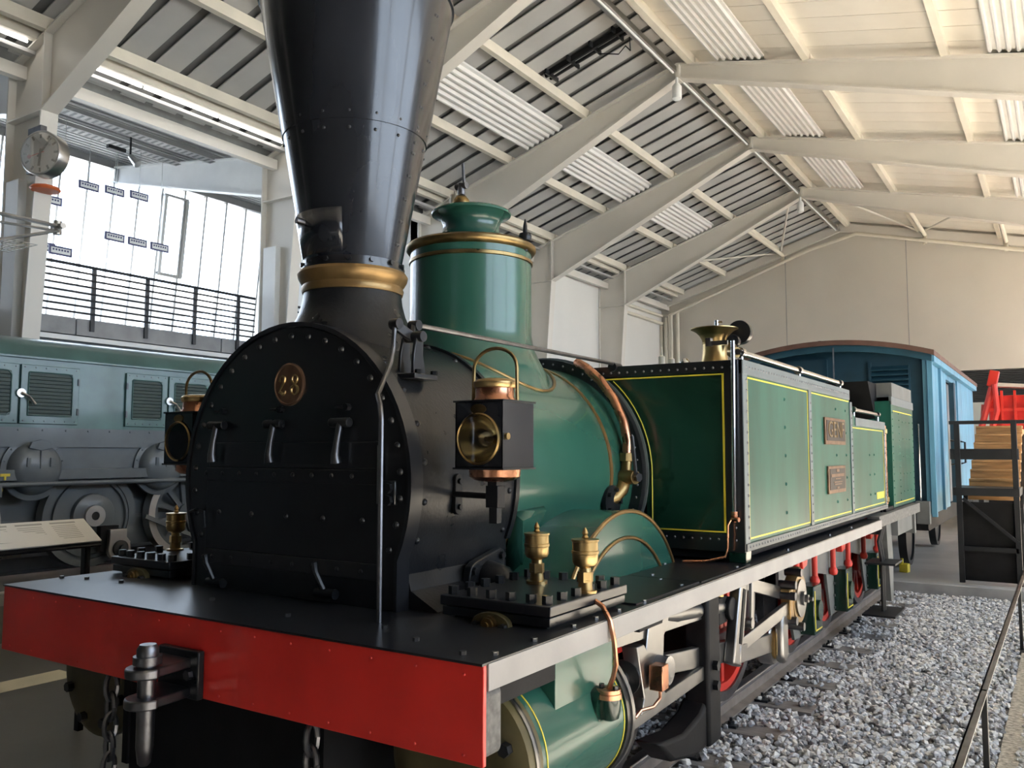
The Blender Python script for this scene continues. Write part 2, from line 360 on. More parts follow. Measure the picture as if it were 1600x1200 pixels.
m = MB()
for a, b in (((-9.2, 24.6), (-5.9, YE-.2)), ((-5.7, YE-.2), (-4.0, 24.6)), ((-3.2, 24.6), (-.9, YE-.2)), ((-.9, YE-.2), (1.4, 24.6))):
    m.tube([(a[0], a[1], ztop(a[0])+.02), (b[0], b[1], ztop(b[0])+.02)], .035, 8)
m.build('brace', 'cream', ce)
struct(MB().box(-17.5, 10.8, YB-.25, YB, -.2, 10.4).build('wall_back', 'unseen_dark'))  # unseen back wall, kept dark so little light reaches the locomotive front
# unseen right wall: glazing, head, and sill and solid bay shaped to limit daylight
wr = struct(MB().box(10.6, 10.85, YB, -3.5, 2.25, 6.55).box(10.6, 10.85, YB, YE, -.4, 2.25).box(10.6, 10.85, YB, YE, 6.55, ztop(10.7)+.3).build('wall_right', 'unseen_dark'))
w1 = struct(MB().box(10.70, 10.712, -3.5, YE, 2.25, 6.55).build('window_1', 'window_glass', smooth=0))
m = MB(); y = -3.5
while y < YE: m.box(10.66, 10.76, y, y+.07, 2.25, 6.55); y += 1.667
m.box(10.66, 10.76, -3.5, YE, 4.4, 4.47); m.build('mullion', 'alu', w1)
# far hall seen under the end wall
fh = struct(MB().box(-6, 16, YE+.25, 52, 4.62, 4.8).build('ceiling_far', 'far_metal'))
for q in range(26): MB().box(-6, 16, YE+.4+q*.8, YE+.75+q*.8, 4.56, 4.62).build('ceiling_rib', 'dark_void', fh)
struct(MB().box(-6, 16, YE+.25, 52, -.42, -.16).build('floor_far', 'floor_concrete'))
struct(MB().box(-6, 16, 52, 52.2, -.2, 4.7).box(-6.2, -6, YE+.25, 52, -.2, 4.7).build('wall_far', 'wall_beige'))
# ---- gallery on the left
gy0, gy1 = YB, 14.4
gl = struct(MB().box(-17.4, -10.78, gy0, gy1, 3.74, 3.98).build('floor_gallery', 'concrete'))
for q in range(8): MB().box(-10.78, -10.74, -8.9+q*2.9, -8.9+q*2.9+2.88, 3.72, 4.0).build('edge_slab', 'concrete', gl, .006)
MB().box(-10.95, -10.72, gy0, gy1, 3.62, 3.70).build('edge_flange', 'white_paint', gl)
MB().box(-10.9, -10.84, gy0, gy1, 3.0, 3.62).build('edge_girder', 'frame_grey', gl)
struct(MB().box(-17.5, -17.3, gy0, gy1, -.2, 3.7).build('wall_gallery_low', 'concrete'))
# railing: one run between each pair of pillars
for j in range(1, 5):
    y0 = FY[j-1]+.15 if j > 0 else gy0; y1 = FY[j]-.15
    t = thing('gallery_railing', ['black gallery railing behind the leftmost edge', 'black gallery railing left of the clock pillar', 'black gallery railing between the clock pillar and the chimney', 'black gallery railing behind the chimney'][j-1], 'railing', (-10.7, y0, 3.9), 'gallery railings')
    n = 5; ys = [y0+.3+q*(1.0) for q in range(n)]
    for yy in ys: MB().box(-10.73, -10.70, yy-.035, yy+.035, 3.80, 4.88).build('post', 'rail_black', t)
    for q in range(8):
        zz = 4.09+q*.113
        MB().cyl((-10.70, y0, zz), (-10.70, y1, zz), .026 if q == 7 else .017, n=8).build('rail_bar', 'rail_black', t)
# gallery roof
gr = struct(MB().prism([(-10.62, 8.04), (-17.0, 8.94), (-17.0, 9.1), (-10.62, 8.2)], 'y', gy0, gy1).build('ceiling_gallery', 'roof_light'))
me = MB()
for q in range(24):
    x = -10.8-q*.235; z = 8.04+(-10.62-x)*.141; me.box(x-.05, x+.05, gy0, gy1, z-.05, z+.02)
me.build('ceiling_rib', 'roof_light', gr)
for xx in (-12.3, -13.5):
    z = 8.0+(-10.62-xx)*.141-.16; m = MB().box(xx-.14, xx+.14, gy0, gy1, z-.02, z).box(xx-.15, xx-.13, gy0, gy1, z-.02, z+.06).box(xx+.13, xx+.15, gy0, gy1, z-.02, z+.06)
    tr = m.build('cable_tray', 'roof_light', gr)
    sl = MB(); yy = 3.0
    while yy < 14: sl.box(xx-.10, xx+.10, yy, yy+.06, z-.022, z-.018); yy += .14
    sl.build('perforation', 'frame_grey', tr, kind='stuff')
MB().box(-10.75, -10.55, gy0, gy1, 7.72, 8.02).build('dark_joint', 'frame_grey', gr)
for k, (yy, lab) in enumerate(((5.6, 'small black and silver spotlight beside the clock under the gallery ceiling'), (7.3, 'small black and silver spotlight under the gallery ceiling right of the clock'))):
    t = thing('spotlight', lab, 'spotlight', (-12.9, yy, 7.8), 'gallery spotlights')
    MB().box(-12.95, -12.85, yy, yy+.38, 7.86, 7.94).build('driver_box', 'black_steel', t, .01)
    MB().cyl((-12.9, yy+.5, 8.36), (-12.9, yy+.5, 7.80), .02, n=8).build('stem', 'black_steel', t)
    MB().cyl((-12.9, yy+.5, 7.84), (-12.75, yy+.58, 7.66), .05, .085, 14).build('head', 'alu', t)
# left glazing, leaning in at the top
def gx(z): return -16.0-(8.62-z)*.108
w2 = struct(MB().prism([(gx(3.85), 3.85), (gx(8.62), 8.62), (gx(8.62)-.012, 8.62), (gx(3.85)-.012, 3.85)], 'y', 2.2, 14.35).build('window_2', 'window_glass', smooth=0))
struct(MB().box(-16.6, -16.0, gy0, 2.2, 3.6, 9.0).build('wall_gallery_side', 'unseen_dark'))  # unseen solid stretch added instead of glazing, to cut light on the front
y = 2.2
while y < 14.3:
    MB().beam((gx(3.85)+.03, y, 3.85), (gx(8.62)+.03, y, 8.62), .05, .10, (1, 0, 0)).build('mullion', 'alu', w2); y += .65
MB().box(-16.25, -15.9, 2.2, 14.4, 8.55, 8.72).build('head_rail', 'alu', w2)
yw = 10.75
MB().beam((gx(6.3)+.06, yw, 6.3), (gx(8.3)+.06, yw, 8.3), .08, .12, (1, 0, 0)).beam((gx(6.3)+.06, yw+.62, 6.3), (gx(8.3)+.06, yw+.62, 8.3), .09, .12, (1, 0, 0)).box(gx(6.3)-.02, gx(6.3)+.1, yw-.04, yw+.66, 6.26, 6.34).box(gx(8.3)-.02, gx(8.3)+.1, yw-.04, yw+.66, 8.28, 8.34).build('casement', 'alu', w2)
# outside the left glazing: neighbouring roof with legs
t = thing('outside_canopy', 'pale canopy on slanted legs outside the gallery windows', 'canopy', (-24, 12, -.4))
MB().box(-29, -21, 5, 16.6, 6.6, 7.1).build('canopy_roof', 'concrete', t)
for yy in (13.2, 16.2): MB().tube([(-22, yy, -.4), (-22.6, yy-.7, 6.6)], .22, 10).build('leg', 'white_paint', t)
# ---- station clock on the pillar
t = thing('station_clock', 'round silver station clock with white face on the left pillar', 'clock', (-9.35, 4.2, 5.6))
cc = Vector((-9.12, 4.05, 6.03)); ax = Vector((.42, -1, -.02)).normalized(); a1 = ax.cross(Vector((0,0,1))).normalized(); a2 = a1.cross(ax)
FRM = (a1, a2, ax)
MB().lathe(cc, [(.30, -.19), (.325, -.17), (.325, .02), (.315, .035), (.30, .035), (.30, .015)], FRM, 48).build('case', 'alu', t)
fc = MB().lathe(cc, [(.30, .010), (.30, .016)], FRM, 48).build('face', 'clock_face', t)
for h in range(12):
    an = 2*math.pi*h/12; d = -math.sin(an)*a1+math.cos(an)*a2
    MB().beam(cc+ax*.018+d*.215, cc+ax*.018+d*.275, .028, .004, ax).build('hour_mark', 'black_matt', fc)
for an, r0, r1, w, nm, mm in ((R(186), -.06, .19, .036, 'hour_hand', 'black_matt'), (R(40), -.07, .26, .028, 'minute_hand', 'black_matt'), (R(255), -.06, .18, .010, 'second_hand', 'clock_red')):
    d = -math.sin(an)*a1+math.cos(an)*a2
    MB().beam(cc+ax*.022+d*r0, cc+ax*.022+d*r1, w, .004, ax).build(nm, mm, t)
MB().lathe(cc+(-math.sin(R(255))*a1+math.cos(R(255))*a2)*.18+ax*.022, [(.03, 0), (.03, .004)], FRM, 16).build('second_disc', 'clock_red', t)
MB().box(-9.75, -9.40, 4.17, 4.26, 5.87, 6.55).cyl(cc-ax*.1, (-9.55, 4.25, 6.0), .06, n=12).build('bracket', 'steel_dark', t)
MB().lathe(cc, [(.292, .036), (.292, .038)], FRM, 40).build('glass', 'lamp_glass', t)
o = tag(MB().lathe((-9.56, 4.36, 5.62), [(.02, .12), (.19, .07), (.21, .04), (.19, .015), (.02, .0)], 'z', 24).build('orange_lamp', 'orange'), 'orange disc lamp showing under the clock', 'lamp')
# ---- hanging silhouette boards
bw = [(7.30, 7.18), (7.86, 7.22), (8.42, 7.26), (7.90, 6.25), (8.42, 6.25), (8.95, 6.25), (6.55, 6.70), (6.45, 5.76), (6.78, 5.73)]
bl = ['topmost row, leftmost small vehicle board hanging in the gallery window', 'topmost row, middle small vehicle board hanging in the gallery window', 'topmost row, rightmost small vehicle board hanging in the gallery window', 'lower row, leftmost small vehicle board hanging in the gallery window', 'lower row, middle small vehicle board hanging in the gallery window', 'lower row, rightmost small vehicle board hanging in the gallery window', 'small vehicle board cut by the clock pillar edge', 'pale blue small vehicle board just right of the clock pillar', 'small dark vehicle board just above the railing near the clock pillar']
for k, ((yy, zz), lab) in enumerate(zip(bw, bl)):
    kf = (1.03, 1.03, 1.03, 1, 1, 1, 1.03, 1.0, .96)[k]; xx = 2.946-16.446*kf; yy = -2.199+(yy+2.199)*kf; zz = 1.793+(zz-1.793)*kf
    t = thing('hanging_board', lab, 'board', (xx, yy, zz-.08), 'hanging vehicle boards')
    MB().box(xx-.02, xx+.01, yy-.22, yy+.22, zz-.085, zz+.085).build('board', 'sign_blue', t)
    b2 = MB().box(xx+.01, xx+.015, yy-.185, yy+.185, zz-.055, zz+.05).build('vehicle_print', 'white_paint', t)
    m = MB()
    for q in range(6): m.box(xx+.015, xx+.018, yy-.16+q*.055, yy-.125+q*.055, zz-.005, zz+.03)
    m.build('window_print', 'sign_blue', b2)
    MB().cyl((xx, yy, zz+.085), (xx, yy, 8.04+(-10.62-xx)*.141), .006, n=6).build('wire', 'alu', t)
t = thing('edge_spotlight', 'small white spotlight under the gallery edge above the electric locomotive', 'spotlight', (-10.85, 8.1, 3.3))
MB().box(-10.92, -10.86, 7.9, 8.15, 3.54, 3.62).build('mount', 'white_paint', t)
MB().cyl((-10.82, 8.1, 3.56), (-10.66, 8.2, 3.42), .04, .07, 14).build('head', 'alu', t)
# cameras at the ridge
for yy, lab in ((14.25, 'white security camera under the ridge at the nearest visible apex'), (24.25, 'white security camera under the ridge at the farthest apex')):
    t = thing('security_camera', lab, 'camera', (RX, yy, 9.3), 'ridge cameras')
    MB().cyl((RX, yy, 9.68), (RX, yy, 9.5), .03, n=10).build('stem', 'white_paint', t)
    MB().lathe((RX, yy, 9.18), [(.05, 0), (.10, .04), (.10, .30), (.06, .36)], 'z', 20).build('housing', 'white_paint', t)
t = thing('cable_gear', 'black frame with cables under the ridge above the green dome', 'cable gear', (-5, 12.6, 9.7))
m = MB()
m.beam((-5.7, 12.35, 9.52), (-3.95, 12.35, 10.03), .05, .12).beam((-5.7, 12.55, 9.52), (-3.95, 12.55, 10.03), .05, .05); m.build('rail', 'black_steel', t)
for q in range(4):
    x = -5.6+q*.5; MB().beam((x, 12.2, 9.53+q*.16), (x, 12.7, 9.53+q*.16), .04, .10).build('crossbar', 'black_steel', t)
MB().tube([(-4.6, 12.6, 9.80), (-4.2, 12.7, 9.72), (-4.0, 12.6, 9.80), (-3.85, 12.5, 9.62), (-3.82, 12.4, 9.85)], .012, 6).build('cable', 'black_steel', t)

# ================================================================== TRACK AND BALLAST
GX = .7535                                  # rail head centre
bed = struct(MB().box(-1.6, 2.505, -3.2, 11.02, -.42, -.185).build('floor_ballast', 'gravel_base'))
struct(MB().box(2.505, 5.4, -6.5, 11.02, -.42, -.168).build('floor_gravel', 'gravel_sand'))
tr = thing('railway_track', 'standard gauge track with timber sleepers under the green locomotive', 'track', (0, 4, -.2))
for s in (1, -1):
    x = s*GX
    MB().box(x-.036, x+.036, -3.2, 11.2, -.036, 0).build('rail_head', 'rail_top', tr, .008)
    web = MB().box(x-.009, x+.009, -3.2, 11.2, -.13, -.03); web.prism([(x-.065, -.15), (x+.065, -.15), (x+.065, -.138), (x+.012, -.122), (x-.012, -.122), (x-.065, -.138)], 'y', -3.2, 11.2)
    web.build('rail_foot', 'rail_side', tr)
slp = MB().box(-1.27, 1.27, -.12, .12, -.10, 0).mesh('sleeper', 'sleeper')
clip = MB().box(-.05, .05, -.045, .045, 0, .018).cyl((0,0,.018), (0,0,.04), .024, n=6).cyl((0,0,.04), (0,0,.065), .011, n=8).mesh('rail_clip', 'black_cast')
ys = [4.62+.745*k for k in range(-9, 9)]
for y in ys:
    if y > 10.9: continue
    sl = inst(slp, 'sleeper', tr, (0, y, -.152))
    for x in (GX+.115, GX-.115, -GX+.115): inst(clip, 'rail_clip', tr, (x, y, -.152))
# stones: twelve shared shapes; the nearest 300 single, the rest one heap
def stone(seed, r):
    rr = random.Random(seed); vs = []
    for k in range(10):
        z = 1-2*(k+.5)/10; q = math.sqrt(1-z*z); a = k*2.399+rr.random()*.7
        f = r*(.72+rr.random()*.5); vs.append(Vector((q*math.cos(a)*f*1.15, q*math.sin(a)*f*.9, z*f*.75)))
    import bmesh
    bm = bmesh.new(); [bm.verts.new(v) for v in vs]; h = bmesh.ops.convex_hull(bm, input=bm.verts)
    bm.verts.ensure_lookup_table(); bm.verts.index_update()
    V = [v.co.copy() for v in bm.verts]; F = [tuple(v.index for v in f.verts) for f in bm.faces]; bm.free(); return V, F
SH = [stone(s, .026) for s in range(12)]
mats3 = ['stone_a', 'stone_b', 'stone_c', 'stone_a', 'stone_b', 'stone_a', 'stone_a', 'stone_c', 'stone_a', 'stone_b', 'stone_a', 'stone_c']
MES = []
for (V, F), mm in zip(SH, mats3):
    MES.append(MB().add(V, F).mesh('ballast_stone', mm, 0))
def scatter(n, x0, x1, y0, y1, z, sc, avoid=True):
    out = []
    for _ in range(n):
        y = y0+(y1-y0)*random.random(); x = x0+(x1-x0)*random.random()
        if avoid and (abs(abs(x)-GX) < .075): continue
        on = min(abs(y-q) for q in ys) < .125 and abs(x) < 1.27
        if on and random.random() < (.90 if abs(x) > .7 else .8): continue
        s = sc*(.6+random.random()*.75)
        q = Matrix.Rotation(random.random()*6.28, 3, 'Z') @ Matrix.Rotation(random.random()*6.28, 3, 'X')
        out.append((Vector((x, y, z+(.035 if on else 0)+random.random()*.022)), q, s))
    return out
pts = scatter(15000, .83, 2.49, -.6, 11.0, -.178, 1.0)+scatter(6000, -.66, .70, .3, 9.5, -.178, 1.0)+scatter(1200, -1.5, -.83, -1.5, 3, -.178, 1.0)
CP = Vector((2.946, -2.199, 1.793)); rc = rot_cam(.5758, .08, .0017).transposed()
def vis(p):
    c = rc @ (p-CP)
    if c.z > -.3: return 99
    u = 1327*c.x/-c.z; w = 1327*c.y/-c.z
    return -c.z if abs(u) < 800 and abs(w) < 600 and p.x > .9 else 60-c.z
pts.sort(key=lambda t: vis(t[0]))
for k, (p, q, s) in enumerate(pts[:300]):
    o = inst(MES[k % 12], 'ballast_stone', bed, p, q @ Matrix.Scale(s, 3))
for g in range(3):
    m = MB(); sel = [i for i in range(12) if mats3[i] == 'stone_'+'abc'[g]]
    for k, (p, q, s) in enumerate(pts[300:]):
        i = (k*7) % 12
        if i not in sel: continue
        V, F = SH[i]; m.add([p+(q @ v)*s for v in V], F)
    m.build('ballast_heap', 'stone_'+'abc'[g], bed, kind='stuff', smooth=0)
m = MB()
for k, (p, q, s) in enumerate(scatter(5500, 2.60, 4.2, 1.0, 11.0, -.168, .55, False)):
    V, F = SH[k % 12]; m.add([p+(q @ v)*s for v in V], F)
o = m.build('gravel_path', 'stone_c', None, smooth=0); o['kind'] = 'stuff'; tag(o, 'fine sandy gravel to the right of the low barrier', 'gravel')
# low barrier along the ballast
t = thing('low_barrier', 'low dark barrier with flat steel rail along the ballast', 'barrier', (2.505, 5, -.17))
for y in (-1.0, 3.37, 7.8):
    MB().box(2.49, 2.52, y-.022, y+.022, -.165, .46).build('post', 'black_steel', t, .002)
    MB().box(2.42, 2.58, y-.09, y+.09, -.17, -.155).build('foot_plate', 'steel_dark', t)
for y0, y1 in ((-1.0, 3.37), (3.37, 7.8), (7.8, 11.2)):
    MB().box(2.487, 2.495, y0, y1, .40, .46).box(2.487, 2.525, y0, y1, .452, .46).build('flat_rail', 'steel_dark', t)

# ================================================================== THE GREEN STEAM LOCOMOTIVE
ZB, HW = 1.146, 1.425
L = thing('steam_locomotive', 'green and black steam locomotive with tall flared chimney and red front beam', 'locomotive', (0, 4, 0))
# ---- buffer beam
bb = MB().box(-HW, HW, -.014, .004, .836, ZB-.004).build('buffer_beam', 'red', L, .003)
MB().box(-HW+.01, HW-.012, .004, .115, .848, 1.055).build('timber_beam', 'timber_grey', bb, .02)
rr = random.Random(3)
for k in range(15):
    x = -1.35+k*.193
    rivet_obj(bb, (x, -.014, .862), (0, -1, 0), .005, 'red')
    rivet_obj(bb, (x, -.014, 1.105), (0, -1, 0), .005, 'red')
# coupling
cp = MB().box(-.145, .105, -.045, -.014, .835, 1.02).build('coupling', 'black_cast', L, .006)
for z in (.955, .845):
    MB().prism([(-.13, -.04), (.06, -.04), (.075, -.10), (.085, -.20)]+[(.03+.075*math.cos(R(a)), -.215+.075*math.sin(R(a))) for a in range(0, -181, -20)]+[(-.06, -.16), (-.12, -.09)], 'z', z, z+.036).build('clevis_plate', 'steel_dark', cp, .006)
MB().lathe((.028, -.21, 0), [(.014, .63), (.024, .64), (.032, .70), (.034, 1.0), (.052, 1.0), (.052, 1.03), (.040, 1.03), (.040, 1.055), (.030, 1.072)], 'z', 18).build('coupling_pin', 'steel_dark', cp)
bolt_obj(cp, (.06, -.045, .93), (0, -1, 0), .02, .02, 'steel_dark')
def chain(name, x, y, z0, n):
    ch = MB()
    for k in range(n):
        z = z0-k*.085; pp = []
        for a in range(0, 361, 30):
            u = .028*math.cos(R(a)); w = .058*math.sin(R(a))
            pp.append((x+(u if k % 2 else 0), y+(0 if k % 2 else u), z+w))
        ch.tube(pp, .0115, 6, False)
    return ch.build(name, 'steel_dark', L)
chain('safety_chain', .62, .06, .76, 7); chain('safety_chain', -.62, .06, .76, 8)
# ---- deck and valance
dk = MB().box(-HW, HW, -.02, 2.95, ZB-.008, ZB).box(.80, HW, 2.95, 6.75, ZB-.008, ZB).box(-HW, -.80, 2.95, 6.75, ZB-.008, ZB).build('running_board', 'black_deck', L)
MB().box(-1.38, 1.38, .115, .5, .98, ZB-.008).build('deck_support', 'black_matt', dk)
MB().box(1.0, 1.395, 1.16, 1.9, ZB, ZB+.008).box(1.0, 1.40, 1.92, 2.7, ZB, ZB+.006).build('deck_plate', 'black_deck', dk)
for s in (1, -1):
    MB().box(s*HW-.008 if s > 0 else -HW, HW+.004 if s > 0 else -HW+.008, .01, 6.72, ZB-.088, ZB-.004).build('valance', 'grey_valance', L, .002)
    MB().box(min(s*1.30, s*1.41), max(s*1.30, s*1.41), 6.72, 9.45, ZB-.08, ZB+.03).build('rear_sole_bar', 'timber_grey', L, .004)
for x, y in [(1.39, .10), (1.39, .34), (1.30, .05), (1.39, .62), (1.39, .80), (1.39, 1.0), (1.39, 1.25), (1.36, 1.75), (1.37, 2.55), (1.2, 1.87), (1.1, 2.0), (1.03, 2.62), (.98, 2.45), (-1.39, .25), (-1.25, .30), (-1.0, .33), (.35, .18), (.82, .22), (1.05, .12), (-.2, .25), (1.37, 3.6), (1.37, 4.8), (1.37, 5.6)]:
    bolt_obj(dk, (x, y, ZB), (0, 0, 1), .012, .012, 'steel')
# ---- smokebox
SBC = 1.66
def sbprof(r, s, n=40):
    a = math.degrees(math.acos(s/r)); pts = [(s, ZB)]+[(r*math.cos(R(-a+(180+2*a)*i/n)), SBC+r*math.sin(R(-a+(180+2*a)*i/n))) for i in range(n+1)]+[(-s, ZB)]
    return pts
sb = MB().prism(sbprof(.698, .64), 'y', .52, 1.30).build('smokebox', 'black_cast', L)
fp = MB().prism(sbprof(.700, .632), 'y', .486, .53).build('front_plate', 'black', sb, .003)
o1 = sbprof(.7235, .653); o2 = sbprof(.704, .636); n = len(o1)
m = MB(); vs = []
for yy in (.478, .555):
    vs += [(x, yy, z) for x, z in o1]+[(x, yy, z) for x, z in o2]
F = []
for i in range(n-1):
    F += [(i, i+1, n+i+1, n+i), (2*n+i, 3*n+i, 3*n+i+1, 2*n+i+1), (i, 2*n+i, 2*n+i+1, i+1), (n+i, n+i+1, 3*n+i+1, 3*n+i)]
m.add(vs, F).build('front_rim', 'black_deck', sb)
MB().prism(sbprof(.712, .652)[1:-1], 'y', 1.285, 1.318).build('rear_rim', 'black_cast', sb)
MB().prism([(s_*q, z) for s_ in (1,) for q, z in ((.63, 1.32), (.66, 1.22), (.80, ZB+.003), (.60, ZB+.003))], 'y', .56, 1.28).build('saddle_flare', 'black_cast', sb)
for k in range(25):
    a = R(-24+k*228/24)
    rivet_obj(fp, (.66*math.cos(a), .486, SBC+.66*math.sin(a)), (0, -1, 0), .0155, 'black')
for x0, x1, z, nn in ((-.56, .40, 1.690, 9), (-.46, .46, 1.505, 5), (-.50, .46, 1.295, 8)):
    for k in range(nn): rivet_obj(fp, (x0+(x1-x0)*k/(nn-1), .478, z), (0, -1, 0), .013, 'black')
for y, nn in ((.60, 17), (1.245, 15)):
    for k in range(nn):
        a = R(-20+k*220/(nn-1)); rivet_obj(sb, (.698*math.cos(a), y, SBC+.698*math.sin(a)), (math.cos(a), 0, math.sin(a)), .0155, 'black_cast')
# doors on the front plate
MB().box(-.54, .55, .474, .486, 1.722, 1.836).build('door_upper', 'black', fp, .003)
MB().box(-.56, .555, .478, .486, 1.330, 1.716).build('door', 'black', fp, .003)
MB().box(-.56, .555, .474, .480, 1.655, 1.716).box(-.56, .555, .474, .480, 1.262, 1.330).build('door_band', 'black', fp, .002)
for k, x in enumerate((-.468, -.07, .345)):
    h = MB().cyl((x-.055, .455, 1.918), (x+.055, .455, 1.918), .021, n=12).box(x-.06, x-.02, .455, .486, 1.90, 1.935).build('handle_boss', 'black_cast', fp, .003)
    MB().tube([(x+.005, .45, 1.915), (x+.004, .435, 1.84), (x-.006, .435, 1.78), (x-.004, .44, 1.745)], [.016, .014, .019, .024], 10).build('handle', 'steel_dark', h)
    MB().tube([(x-.05, .478, 1.985), (x+.02, .47, 1.985)], .007, 8).cyl((x+.02, .486, 1.985), (x+.02, .462, 1.985), .016, n=8).build('latch', 'black_cast', fp)
for x, z, dz in ((.30, 1.195, 1), (-.42, 1.18, 1)):
    MB().cyl((x-.06, .44, z), (x+.05, .44, z), .022, n=12).tube([(x-.01, .44, z), (x-.05, .42, z+.09), (x-.055, .415, z+.13)], [.012, .014, .016], 8).build('catch', 'black_cast', fp)
MB().box(.555, .645, .468, .486, 1.575, 1.675).build('hinge_bracket', 'black', fp, .006)
for z in (1.645, 1.595): bolt_obj(fp, (.615, .468, z), (0, -1, 0), .022, .018, 'black_cast')
MB().cyl((.562, .47, 1.58), (.562, .47, 1.82), .012, n=10).build('hinge_pin', 'steel_dark', fp)
MB().tube([(-.66, .465, 1.50), (-.60, .45, 1.513), (-.54, .45, 1.505), (-.53, .45, 1.43)], .008, 8).build('hook', 'black_cast', fp)
# number plate 28
nb = MB().lathe((0, .486, 2.098), [(.098, 0), (.098, -.010), (.090, -.014), (.086, -.010)], (Vector((1,0,0)), Vector((0,0,1)), Vector((0,1,0))), 40).build('number_plate', 'plate_bronze', fp)
def stroke(m, pts, x, z, s, y=.474):
    P = []; 
    for i in range(len(pts)-1):
        for q in range(6):
            t = q/6; p0 = pts[max(i-1, 0)]; p1 = pts[i]; p2 = pts[i+1]; p3 = pts[min(i+2, len(pts)-1)]
            P.append([.5*((2*p1[c])+(-p0[c]+p2[c])*t+(2*p0[c]-5*p1[c]+4*p2[c]-p3[c])*t*t+(-p0[c]+3*p1[c]-3*p2[c]+p3[c])*t**3) for c in range(3)])
    P.append(list(pts[-1])); m.tube([(x+p[0]*s, y, z+p[1]*s) for p in P], [max(.002, p[2]*s) for p in P], 8)
m = MB()
stroke(m, [(-.30, .38, .10), (-.20, .33, .06), (-.27, .55, .05), (-.05, .74, .05), (.22, .60, .11), (.20, .32, .11), (-.08, -.10, .07), (-.34, -.48, .05)], -.040, 2.092, .062)
stroke(m, [(-.36, -.50, .05), (-.18, -.46, .10), (.08, -.62, .12), (.28, -.52, .08), (.34, -.36, .04)], -.040, 2.092, .062)
stroke(m, [(.0, .08, .06), (-.26, .34, .10), (-.22, .64, .07), (.02, .76, .05), (.25, .60, .07), (.24, .34, .10), (.0, .08, .07), (-.30, -.20, .12), (-.28, -.50, .09), (.0, -.66, .05), (.30, -.48, .09), (.30, -.18, .12), (.0, .08, .06)], .040, 2.092, .062)
m.build('number_28', 'brass', nb)
# ---- lamp bracket plate and elbow on the side (both sides)
for s in (1, -1):
    MB().prism([(.819+.026*math.cos(R(a)), 1.672+.026*math.sin(R(a))) for a in range(0, 181, 20)]+[(.819+.026*math.cos(R(a)), 1.546+.026*math.sin(R(a))) for a in range(180, 361, 20)], 'x', *sorted((s*.690, s*.712))).build('lamp_bracket_plate', 'black_cast', L, .003)
    for z in (1.665, 1.553): bolt_obj(sb, (s*.712, .819, z), (s, 0, 0), .013, .012, 'black_cast')
    MB().cyl((s*.70, .80, 1.61), (s*.95, .735, 1.61), .013, n=10).box(*sorted((s*.935, s*.995)), .70, .755, 1.565, 1.655).box(*sorted((s*.945, s*.985)), .71, .745, 1.50, 1.565).build('lamp_bracket', 'black_cast', L, .002)
    MB().prism([(.90, 1.17), (1.19, 1.17), (1.20, 1.33), (1.17, 1.345), (.97, 1.30), (.93, 1.28)], 'x', *sorted((s*.66, s*.70))).build('elbow_flange', 'black_cast', L, .006)
    for y, z in ((.95, 1.26), (1.17, 1.31), (.93, 1.19)): bolt_obj(sb, (s*.70, y, z), (s, 0, 0), .018, .016, 'black_cast')
    MB().tube([(s*.66, 1.07, 1.22), (s*.76, 1.07, 1.20), (s*.86, 1.05, 1.14), (s*.92, 1.02, 1.08)], [.085, .082, .072, .065], 18).build('steam_elbow', 'black_cast', L)
# ---- chimney
CY = .88
ch = MB().lathe((0, CY, 0), [(.36, 2.255), (.315, 2.36), (.285, 2.41), (.262, 2.46), (.246, 2.52), (.238, 2.58)], 'z', 64, False).build('chimney', 'black_cast', L)
MB().lathe((0, CY, 0), [(.236, 2.565), (.246, 2.568), (.252, 2.590), (.246, 2.606), (.256, 2.620), (.268, 2.640), (.272, 2.660), (.262, 2.676), (.240, 2.680)], 'z', 64).build('chimney_ring', 'gold_paint', ch)
fl = MB().lathe((0, CY, 0), [(.252, 2.678), (.252, 2.690), (.244, 2.692), (.244, 2.722), (.236, 2.724)], 'z', 48).build('bolted_collar', 'black', ch)
for k in range(14):
    a = 2*math.pi*k/14; bolt_obj(ch, (.244*math.cos(a), CY+.244*math.sin(a), 2.706), (math.cos(a), math.sin(a), 0), .013, .014, 'black')
def cr(z): return .236+(z-2.70)*(.487-.236)/(4.05-2.70)
cn = MB().lathe((0, CY, 0), [(cr(2.70), 2.70), (cr(3.34)-.001, 3.34), (cr(3.34)+.004, 3.341), (cr(4.04), 4.04), (.494, 4.045), (.494, 4.062), (.47, 4.064), (.40, 4.20), (.33, 4.3)], 'z', 80).build('chimney_cone', 'black_cone', ch)
for k in range(18):
    a = R(9+20*k)
    for z in (3.30, 3.375): rivet_obj(cn, (cr(z)*math.cos(a), CY+cr(z)*math.sin(a), z), (math.cos(a), math.sin(a), -.18), .0085, 'black')
z = 2.80
while z < 4.02:
    for da in (-1.6, 1.6):
        a = R(9+da*.3/cr(z)); rivet_obj(cn, (cr(z)*math.cos(a), CY+cr(z)*math.sin(a), z), (math.cos(a), math.sin(a), -.18), .0085, 'black')
    z += .112
m = MB(); vs = []; NN = 12
for z, dr in ((2.735, .003), (2.94, .003)):
    for i in range(NN+1):
        a = R(-58-i*75/NN); vs.append(((cr(z)+dr)*math.cos(a), CY+(cr(z)+dr)*math.sin(a), z))
m.add(vs, [(i+1, i, NN+1+i, NN+2+i) for i in range(NN)]); dd = m.build('cleaning_door', 'black_cone', ch)
sol = dd.modifiers.new('solid', 'SOLIDIFY'); sol.thickness = .005; sol.offset = 0
a = R(-105); p = Vector((cr(2.89)*math.cos(a), CY+cr(2.89)*math.sin(a), 2.89))
MB().cyl(p, p+Vector((math.cos(a), math.sin(a), .1))*.045, .016, n=12).build('door_peg', 'steel_dark', dd)
